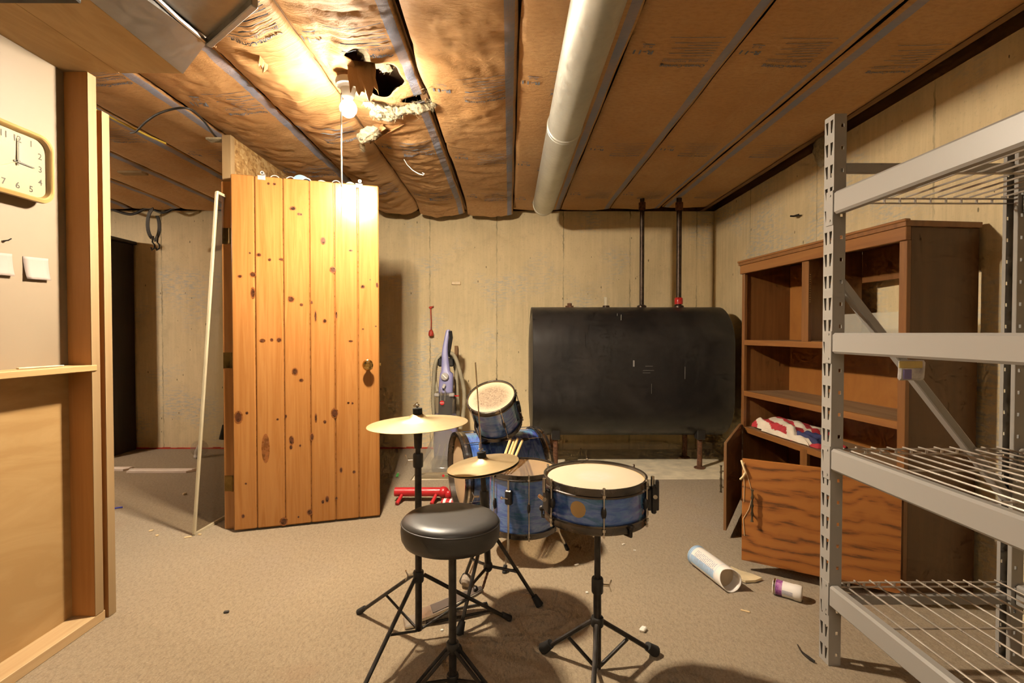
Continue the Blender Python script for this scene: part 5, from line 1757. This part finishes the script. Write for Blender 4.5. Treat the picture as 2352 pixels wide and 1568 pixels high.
# ================================================================== BACK ROOM
# leaning framed glass
g0, g1b = F(446, 1229, .0), F(519, 1187, .0)
M['gframe'] = simple('pale frame', (.50, .43, .29), .4, var=.06)
M['pane'] = glassy('smoked glass', (.84, .81, .76), .04, .86, .08)
gp = thing('glass_panel', 'tall pale framed glass panel leaning beside the plank door post', 'glass panel', (g0.x, g0.y, 0))
tp0 = W(498, 441, g0.y + .0)
tilt = (tp0 - g0)
ed = (g1b - g0).normalized()
gl = .62
b0_, t0_ = g0 + V((0, 0, .006)), V(tp0)
b1_, t1_ = b0_ + ed * gl, t0_ + V((-.06, .995, 0)) * gl
def strip(a, c_, name, w=.016): 
    b = B(); b.obox(a, c_, w, .014, up=V((1, 0, 0)) if abs((V(c_) - V(a)).normalized().x) < .9 else V((0, 0, 1)), bev=.002); b.build(name, M['gframe'], gp)
strip(b0_, t0_, 'frame_stile'); strip(b1_, t1_, 'frame_stile'); strip(b0_, b1_, 'frame_rail'); strip(t0_, t1_, 'frame_rail')
b = B(); b.face([b.bm.verts.new(p) for p in (b0_, b1_, t1_, t0_)]); o = b.build('glass_pane', M['pane'], gp); md = o.modifiers.new('t', 'SOLIDIFY'); md.thickness = .004; md.offset = 0
# white casing strips
M['whitetrim'] = simple('white painted trim', (.86, .74, .64), .45, var=.04)
for (xa, xb, py, dy), lab in (((150, 302, 1080, 0), 'white painted trim strip on the back room carpet, butted at its mitred end'), ((296, 446, 1084, -.02), 'white painted trim strip on the carpet ending behind the leaning glass panel')):
    a, c_ = F(xa, py), F(xb, py); c_.y = a.y = (a.y + c_.y) / 2 + dy * 0
    b = B(); b.prism([V((a.x, a.y - .025, .001)), V((c_.x - .05, a.y - .025, .001)), V((c_.x, a.y + .025, .001)), V((a.x, a.y + .025, .001))], (0, 0, .016))
    b.prism([V((a.x, a.y + .002, .016)), V((c_.x - .02, a.y + .002, .016)), V((c_.x, a.y + .025, .016)), V((a.x, a.y + .025, .016))], (0, 0, .008))
    tag(b.build('trim_strip', M['whitetrim'], ang=20), lab, 'wood strip', 'white strips on the back room floor')
# tall dark cabinet at the edge of the doorway
cx = W(268, 800, 4.45).x
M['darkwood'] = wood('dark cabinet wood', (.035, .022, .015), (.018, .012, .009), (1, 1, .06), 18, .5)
cb = thing('tall_cabinet', 'tall dark cabinet in the shadow of the back room by the doorway', 'cabinet', (cx - .3, 4.45, 0))
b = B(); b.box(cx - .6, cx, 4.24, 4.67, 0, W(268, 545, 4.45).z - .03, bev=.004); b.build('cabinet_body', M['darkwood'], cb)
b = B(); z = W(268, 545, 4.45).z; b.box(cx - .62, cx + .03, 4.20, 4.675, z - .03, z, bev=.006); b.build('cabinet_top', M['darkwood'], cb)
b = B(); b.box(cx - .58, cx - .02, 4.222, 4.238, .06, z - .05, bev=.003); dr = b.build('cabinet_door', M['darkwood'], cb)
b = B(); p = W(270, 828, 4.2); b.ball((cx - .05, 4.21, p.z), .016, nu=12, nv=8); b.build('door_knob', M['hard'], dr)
# strap with clips hung from the ceiling
sp0 = W(352, 480, 4.2)
sp = thing('hanging_strap', 'black webbing strap with two metal clips hanging from the back room ceiling', 'strap', sp0)
def ribbon(pts, w, name, mat, parent, th_=.003):
    b = B(); P = [V(p) for p in pts]
    for a, c_ in zip(P[:-1], P[1:]): b.obox(a, c_, w, th_, up=V((0, 1, 0)))
    return b.build(name, M[mat], parent)
def loop(c, rx, rz, a0, a1, Y, n=16): return [W(c[0] + rx * math.cos(math.radians(a0 + (a1 - a0) * k / n)), c[1] - rz * math.sin(math.radians(a0 + (a1 - a0) * k / n)), Y + .12 * k / n) for k in range(n + 1)]
b = B()
for pts in (loop((353, 514), 14, 34, 95, 265, 4.16), loop((352, 520), 14, 32, 50, -80, 4.22)):
    for a, c_ in zip(pts[:-1], pts[1:]): b.obox(a, c_, .030, .006, up=V((0, 1, 0)))
b.build('webbing', M['blackish'], sp)
for px in (352, 363):
    b = B(); b.tube([W(px, 542, 4.20), W(px - 2, 556, 4.20), W(px + 3, 562, 4.20), W(px + 3, 570, 4.20), W(px - 3, 574, 4.20), W(px - 5, 568, 4.20)], .007, 8); b.build('clip', M['hard'], sp)
# black cord with a plug hanging by the door post
b = B(); b.tube([W(518, 820, 4.45), W(516, 880, 4.5), W(515, 930, 4.52), W(515, 978, 4.5)], .006, 8)
cdn = thing('power_cord', 'black power cord with a plug hanging beside the plank door post', 'cord', W(515, 978, 4.5))
b.build('cord_length', M['blackish'], cdn)
b = B(); b.cyl(W(516, 976, 4.5), W(510, 1008, 4.5), .020, .026, 12); b.build('plug', M['blackish'], cdn)
# spiral bulb standing behind the glass
q = F(455, 1052); 
M['milk'] = simple('milky plastic', (.62, .56, .50), .4)
lb = thing('light_bulb', 'dead white bulb lying against the back wall behind the glass panel', 'light bulb', q)
b = B(); b.ball(q + V((0, .02, .085)), (.075, .06, .075), nu=16, nv=10); b.build('globe', M['clearp'], lb)
b = B(); b.tube([q + V((-.01, .0, .012)), q + V((-.005, .0, .06)), q + V((.01, .01, .12))], [.026, .024, .016], 12); b.build('bulb_neck', M['milk'], lb)
def smooth(P, n=8):
    P = [V(p) for p in P]; out = []
    for i in range(len(P) - 1):
        p0, p1, p2, p3 = P[max(i - 1, 0)], P[i], P[i + 1], P[min(i + 2, len(P) - 1)]
        for k in range(n):
            t = k / n
            out.append(.5 * ((2 * p1) + (-p0 + p2) * t + (2 * p0 - 5 * p1 + 4 * p2 - p3) * t * t + (-p0 + 3 * p1 - 3 * p2 + p3) * t ** 3))
    return out + [P[-1]]
# ceiling cables
M['yellowcable'] = simple('yellow cable', (.62, .43, .06), .5)
def onceil(px, py, drop=.015): return F(px, py, Z0 - drop - .03)
b = B(); b.tube([onceil(150, 218), onceil(240, 262), onceil(300, 292), onceil(345, 314), onceil(380, 329)], .006, 8); tag(b.build('yellow_cable', M['yellowcable']), 'yellow flat cable running along a joist over the doorway', 'cable')
b = B()
pts = [(300, 305), (312, 302), (335, 280), (362, 262), (395, 251), (425, 248), (446, 256), (470, 280), (488, 305), (497, 315)]
b.tube(smooth([onceil(x, y, .0 + .05 * math.sin(PI * k / 9)) for k, (x, y) in enumerate(pts)]), .0055, 8); tag(b.build('black_cable', M['blackish']), 'black cable drooping in an arc under the batts past the doorway', 'cable')
b = B(); b.tube(smooth([W(250, 478, 4.5), W(300, 492, 4.5), W(340, 478, 4.5), W(375, 488, 4.5), W(420, 470, 4.5), W(470, 478, 4.5), W(520, 482, 4.5)]), .012, 8); tag(b.build('dark_cable', M['blackish']), 'dark cable draped along the top of the back room wall', 'cable')
p = F(306, 400, 2.245); b = B(); b.box(p.x - .085, p.x + .085, p.y - .035, p.y + .03, 2.245, 2.26, bev=.002); tag(b.build('wood_scrap', M['studlight']), 'light wood scrap fixed under the back room ceiling paper', 'wood scrap')
p = F(497, 322, 2.24); b = B(); b.box(p.x - .05, p.x + .04, p.y - .02, p.y + .03, 2.238, 2.25); tag(b.build('paper_scrap', M['fluff']), 'torn yellow scrap where the black cable meets the post top', 'scrap')

# ================================================================== BACK WALL BITS
q0, q1 = W(989, 706, 4.672), W(990, 768, 4.655)
rp = thing('red_pull', 'red cord with a small bell-shaped pull hanging on the back wall', 'pull cord', q0)
b = B(); b.tube([q0, q0.lerp(q1, .5) + V((.004, 0, 0)), q1 + V((0, 0, .04))], .0045, 8); b.build('cord_length', M['red_paint'], rp)
b = B(); b.lathe([(0, .048), (.012, .046), (.022, .028), (.025, .004), (.023, -.014), (0, -.014)], Matrix.Translation(q1), 16); b.build('bell_pull', M['red_paint'], rp)
b = B(); b.ball(q0, (.018, .014, .012), nu=10, nv=8); b.ball(q0 + V((.02, -.005, .006)), (.010, .008, .006), nu=8, nv=6); b.build('wall_button', M['red_paint'], rp)
p = W(1048, 650, 4.68); b = B(); b.box(p.x - .045, p.x + .045, 4.672, 4.689, p.z - .015, p.z + .015, bev=.003); tag(b.build('wood_shim', M['stick']), 'small pale wood shim stuck to the back wall above the drums', 'wood shim')
p = WX(1835, 495, 1.985); b = B(); b.tube([V((2.0, p.y, p.z)), V((1.955, p.y, p.z - .004)), V((1.945, p.y + .03, p.z + .004))], .006, 8); b.tube([V((1.965, p.y - .03, p.z)), V((1.96, p.y + .035, p.z + .004))], .005, 8); tag(b.build('wall_tie', M['hard']), 'dark metal tie end poking from the concrete side wall above the bookcase', 'metal tie')
# insulation stub by the rack's top
p = WX(1893, 340, 1.93)
b = B(); b.ball((1.94, p.y, p.z), (.055, .085, .11), nu=16, nv=12)
for v in b.bm.verts: v.co += (v.co - V((1.94, p.y, p.z))) * .3 * noise.noise(v.co * 20)
tag(b.build('insulation_wad', M['fluff'], ang=180), 'wad of insulation stuffed at the top of the side wall behind the rack', 'insulation')

# ================================================================== FLOOR BITS
# red tube toy
M['toyred'] = simple('red toy plastic', (.46, .018, .022), .35, var=.08)
ta, tb_ = F(955, 1150), F(1022, 1150)
ty = thing('red_toy', 'red tubular toy with a peg lying on the carpet behind the stool', 'toy', (ta.x, ta.y, 0))
r_ = .031
b = B(); b.tube([V((ta.x - .14, ta.y, .062)), V((tb_.x - .02, ta.y, .062))], .030, 18); b.build('tube', M['toyred'], ty)
b = B(); b.ball((tb_.x - .01, ta.y, .060), (.038, .040, .038), nu=18, nv=12); b.ball((tb_.x + .025, ta.y - .02, .048), (.026, .022, .030), nu=14, nv=10); b.build('rounded_end', M['toyred'], ty)
for x in ((ta.x + tb_.x) / 2 + .03, ta.x - .10):
    b = B(); b.cyl((x + .012, ta.y - .026, .05), (x - .008, ta.y - .085, .010), .011, .013, n=12); b.build('peg', M['toyred'], ty)
# red and white tin
p = F(1030, 1166)
tn = thing('small_tin', 'small red and white tin lying on the carpet just behind the stool seat', 'tin', (p.x, p.y, 0))
Mx = frame((.95, -.25, 0)).to_4x4(); Mx.translation = V((p.x - .04, p.y + .01, .030))
b = B(); b.lathe([(0, 0), (.029, 0), (.029, .09), (0, .09)], Mx, 24); b.build('tin_body', M['toyred'], tn)
b = B(); b.lathe([(.0294, .012), (.0294, .030)], Mx, 24); b.lathe([(.0294, .055), (.0294, .068)], Mx, 24); b.build('white_band', M['logo_white'], tn)
# green lighter in the clutter near the door
p = F(913, 1096)
M['green'] = simple('green plastic', (.10, .50, .10), .35)
lt = thing('green_lighter', 'bright green lighter lying in clear wrapping near the plank door', 'lighter', p)
b = B(); b.obox(V((p.x, p.y - .02, .014)), V((p.x - .006, p.y + .04, .018)), .020, .012, bev=.004); b.build('lighter_body', M['green'], lt)
b = B(); b.obox(V((p.x - .006, p.y + .04, .018)), V((p.x - .008, p.y + .052, .019)), .018, .010, bev=.002); b.build('lighter_cap', M['chrome'], lt)
b = B()
g = bmesh.new(); bmesh.ops.create_grid(g, x_segments=10, y_segments=8, size=1)
for v in g.verts: v.co = V((p.x - .05 + v.co.x * .07, p.y + v.co.y * .05, .006 + .02 * abs(noise.noise(V((v.co.x * 3, v.co.y * 3, 1))))))
b.merge(g); tag(b.build('clear_wrapper', M['clearp'], ang=20), 'crumpled clear wrapper under the green lighter', 'wrapper')
# wipes tube
M['tubewhite'] = simple('white label', (.80, .75, .70), .4, var=.03)
M['tubeblue'] = simple('blue label edge', (.36, .50, .68), .4, var=.05)
M['tubeprint'] = simple('small grey print', (.36, .36, .46), .5, var=.05)
M['cardboard'] = simple('grey board', (.46, .36, .24), .8, var=.1)
p0, p1 = F(1600, 1275, .047), F(1682, 1336, .047)
dd = (p1 - p0); TL = dd.length; dd.normalize()
Mt = frame(dd).to_4x4(); Mt.translation = p0
wt = thing('cardboard_tube', 'white printed paper tube torn open at one end, lying on the carpet', 'tube', p0)
r_ = .047
b = B(); n_ = 40
rows = []
for k in range(13):
    z = TL * k / 12
    row = []
    for i in range(n_):
        a = 2 * PI * i / n_
        zz_ = z if k < 11 else z - (.03 + .02 * noise.noise(V((a, k, 0)))) * max(0, math.cos(a - 2.2)) * (k - 10) / 2
        row.append(Mt @ V((r_ * math.cos(a), r_ * math.sin(a), zz_)))
    rows.append(row)
b.loft(rows, cap=False); o = b.build('tube_wall', [M['tubewhite']], wt, ang=60); md = o.modifiers.new('t', 'SOLIDIFY'); md.thickness = .0022; md.offset = -1
b = B(); b.lathe([(r_ + .0006, 0), (r_ + .0006, .018)], Mt, n_); b.lathe([(0, -.002), (r_ + .002, -.002), (r_ + .002, .004), (r_ + .0006, .004)], Mt, n_); b.build('blue_rim', M['tubeblue'], wt)
b = B()
for i in range(n_):
    a = 2 * PI * i / n_
    if math.sin(a * 1 + 2.4) > .78 or math.sin(a + 4.9) > .92:
        a1 = 2 * PI * (i + 1) / n_
        b.face([Mt @ V((( r_ + .0005) * math.cos(q), (r_ + .0005) * math.sin(q), z)) for q, z in ((a, .02), (a1, .02), (a1, TL * .74), (a, TL * .74))])
if b.bm.faces: b.build('blue_stripe', M['tubeblue'], wt)
else: b.bm.free()
b = B(); b.lathe([(r_ + .0006, TL * .755), (r_ + .0006, TL * .762)], Mt, n_); b.build('label_edge', M['tubeblue'], wt)
b = B()
up_t = Mt.to_3x3().inverted() @ (CAM - p0).normalized()
am = math.atan2(up_t.y, up_t.x)
for k in range(15):
    z = TL * (.16 + .038 * k)
    a0_, a1_ = am - .55, am + (.62 if k % 4 else .2)
    w_ = TL * .012
    m_ = 10
    for i in range(m_):
        if (i + k) % 5 == 3: continue
        q0_, q1_ = a0_ + (a1_ - a0_) * i / m_, a0_ + (a1_ - a0_) * (i + 1) / m_
        b.face([Mt @ V(((r_ + .0006) * math.cos(q), (r_ + .0006) * math.sin(q), zq)) for q, zq in ((q0_, z), (q1_, z), (q1_, z + w_), (q0_, z + w_))])
b.build('fine_print', M['tubeprint'], wt)
b = B(); b.lathe([(r_ - .003, TL * .80), (r_ - .003, TL - .05), (r_ - .006, TL - .05), (0, TL * .82)], Mt, n_); b.build('inner_board', M['cardboard'], wt)
# torn strip
q = [(1668, 1310), (1680, 1305), (1700, 1314), (1728, 1322), (1750, 1331), (1735, 1337), (1712, 1338), (1690, 1330)]
b = B(); b.prism([F(x, y, .004) for x, y in q], (0, 0, .010)); 
M['torn'] = simple('torn beige paper', (.64, .52, .32), .8, var=.12)
tag(b.build('torn_paper', M['torn'], smooth=False), 'torn beige strip lying between the white tube and the spray can', 'paper scrap')
# spray can
p0, p1 = F(1776, 1345, .031), F(1842, 1364, .031)
dd = (p1 - p0); TL = dd.length; dd.normalize()
Mt = frame(dd).to_4x4(); Mt.translation = p0
sc2 = thing('spray_can', 'purple and white spray can lying under the open cabinet door', 'spray can', p0)
b = B(); b.lathe([(0, .004), (.028, 0), (.0325, .004), (.0325, .010), (.031, .012), (.031, TL * .74), (.0, TL * .74)], Mt, 36)
for f in b.bm.faces:
    z = (Mt.inverted() @ f.calc_center_median()).z
M['canviolet'] = None
t = NT('can label'); c = t.coord('Object'); n = t.noise(c, 30, 4, .6)
t.set(t.ramp(n, [(.38, (.14, .035, .16)), (.5, (.36, .12, .34)), (.62, (.50, .25, .42)), (.7, (.16, .05, .20))]), rough=.25, coat=.3); M['canviolet'] = t.m
b.build('can_body', M['tubewhite'], sc2)
b = B(); b.lathe([(.0314, .012), (.0314, TL * .34)], Mt, 36); b.build('violet_label', M['canviolet'], sc2)
b = B(); b.lathe([(.0327, .003), (.0332, .006), (.0327, .010)], Mt, 36); b.build('metal_rim', M['chrome'], sc2)
b = B(); b.lathe([(.0325, TL * .74), (.0325, TL * .95), (.029, TL), (0, TL)], Mt, 36); b.build('can_cap', M['tubewhite'], sc2)
b = B()
up_t = Mt.to_3x3().inverted() @ (CAM - p0).normalized(); am = math.atan2(up_t.y, up_t.x)
for k in range(9):
    z = TL * (.36 + .04 * k)
    for i in range(5):
        q0_, q1_ = am + .2 + .12 * i, am + .29 + .12 * i
        b.face([Mt @ V((.0315 * math.cos(q_), .0315 * math.sin(q_), zq)) for q_, zq in ((q0_, z), (q1_, z), (q1_, z + .003), (q0_, z + .003))])
b.build('fine_print', M['tubeprint'], sc2)

# scattered scraps
M['chip'] = simple('wood chip', (.68, .50, .27), .8)
M['chipw'] = simple('white crumb', (.80, .76, .68), .7)
M['bluep'] = simple('blue plastic', (.06, .07, .50), .4)
M['crumbdark'] = simple('dark crumb', (.04, .035, .03), .8)
def chip(name, px, py, sx, sy, sz, rot, mat, lab, cat):
    p = F(px, py)
    b = B(); b.box(-sx, sx, -sy, sy, 0, sz, bev=min(sx, sy, sz) * .3)
    for v in b.bm.verts: v.co += V((.2 * sx, .2 * sy, 0)) * noise.noise(v.co * 90 + V((px, 0, 0)))
    bmesh.ops.transform(b.bm, matrix=Matrix.Translation(p) @ Matrix.Rotation(rot, 4, 'Z'), verts=b.bm.verts)
    tag(b.build(name, M[mat]), lab, cat)
chip('blue_scrap', 272, 1167, .022, .007, .008, .5, 'bluep', 'bright blue plastic sliver on the carpet in the doorway', 'scrap')
chip('wood_chip', 347, 1219, .010, .008, .006, .3, 'chip', 'pale wood chip on the doorway carpet, nearer the trim stud', 'wood chip')
chip('wood_chip', 361, 1230, .009, .007, .006, -.5, 'chip', 'pale wood chip on the doorway carpet, second of the close pair', 'wood chip')
chip('wood_chip', 432, 1234, .018, .006, .006, .5, 'chip', 'longest pale wood chip, lying at the foot of the glass panel', 'wood chip')
chip('wood_chip', 459, 1228, .009, .006, .006, -.2, 'chip', 'small wood chip just beside the foot of the glass panel', 'wood chip')
chip('wood_chip', 424, 1136, .012, .010, .014, .8, 'chip', 'upright wood chip on the back room carpet behind the glass', 'wood chip')
chip('dark_crumb', 520, 1407, .009, .006, .008, .2, 'crumbdark', 'small black crumb alone on the open carpet', 'crumb')
chip('white_block', 1477, 1448, .015, .010, .012, .9, 'chipw', 'small white plastic block on the carpet beside the snare stand', 'block')
chip('white_flake', 1432, 1250, .008, .005, .004, .4, 'chipw', 'thin white flake on the carpet behind the snare drum', 'flake')
chip('white_flake', 1458, 1264, .007, .004, .004, -.1, 'chipw', 'second white flake behind the snare drum, toward the bookcase', 'flake')
chip('white_flake', 1324, 1297, .012, .006, .004, .6, 'chipw', 'curled white flake in the shadow below the floor tom', 'flake')
chip('white_flake', 1348, 1361, .006, .005, .005, .2, 'chipw', 'tiny white flake on the carpet beside the snare stand tube', 'flake')
chip('white_flake', 1015, 1448, .005, .004, .005, .1, 'chipw', 'tiny white flake near the hi-hat pedal', 'flake')
chip('brown_twig', 1712, 1404, .018, .004, .005, -.5, 'chip', 'short tan twig on the carpet before the spray can', 'twig')
b = B(); b.tube([F(1832, 1480, .006), F(1838, 1492, .004), F(1845, 1500, .008), F(1858, 1510, .008), F(1871, 1519, .006)], [.002, .002, .004, .005, .004], 8); tag(b.build('dark_bolt', M['hard']), 'dark toggle bolt lying on the carpet near the rack foot', 'bolt')
# ================================================================== LIGHT
M['tube'] = emit('lit panel', (1.0, .86, .68), 14.0)
fx = thing('fill_panel', 'wide lit fill panel added under the ceiling behind the camera', 'lamp', (.2, -1.3, 2.2))  # added panel, out of view, that supplies fill light
b = B(); b.box(-.55, .75, -1.75, -.85, 2.2, 2.24, bev=.01); b.build('fill_housing', M['porcelain'], fx)
b = B(); b.box(-.5, .7, -1.7, -.9, 2.196, 2.2005); b.build('fill_diffuser', M['tube'], fx)
w = bpy.data.worlds.new('world'); SC.world = w; w.use_nodes = True
w.node_tree.nodes['Background'].inputs[0].default_value = (1, .86, .7, 1)
w.node_tree.nodes['Background'].inputs[1].default_value = .1
SC.view_settings.view_transform = 'Standard'
SC.view_settings.look = 'None'
SC.view_settings.gamma = 1.0
SC.view_settings.use_curve_mapping = False
SC.view_settings.exposure = 0.08
SC.cycles.use_denoising = True
SC.cycles.max_bounces = 6
SC.cycles.diffuse_bounces = 3
SC.cycles.glossy_bounces = 3
SC.cycles.use_adaptive_sampling = True
SC.cycles.adaptive_threshold = 0.04
SC.cycles.adaptive_min_samples = 12
SC.cycles.transparent_max_bounces = 16
SC.cycles.sample_clamp_indirect = 6
SC.cycles.caustics_reflective = False
SC.cycles.caustics_refractive = False
SC.cycles.use_light_tree = False
SC.cycles.adaptive_threshold = 0.06
M['bulb'].cycles.emission_sampling = 'NONE'
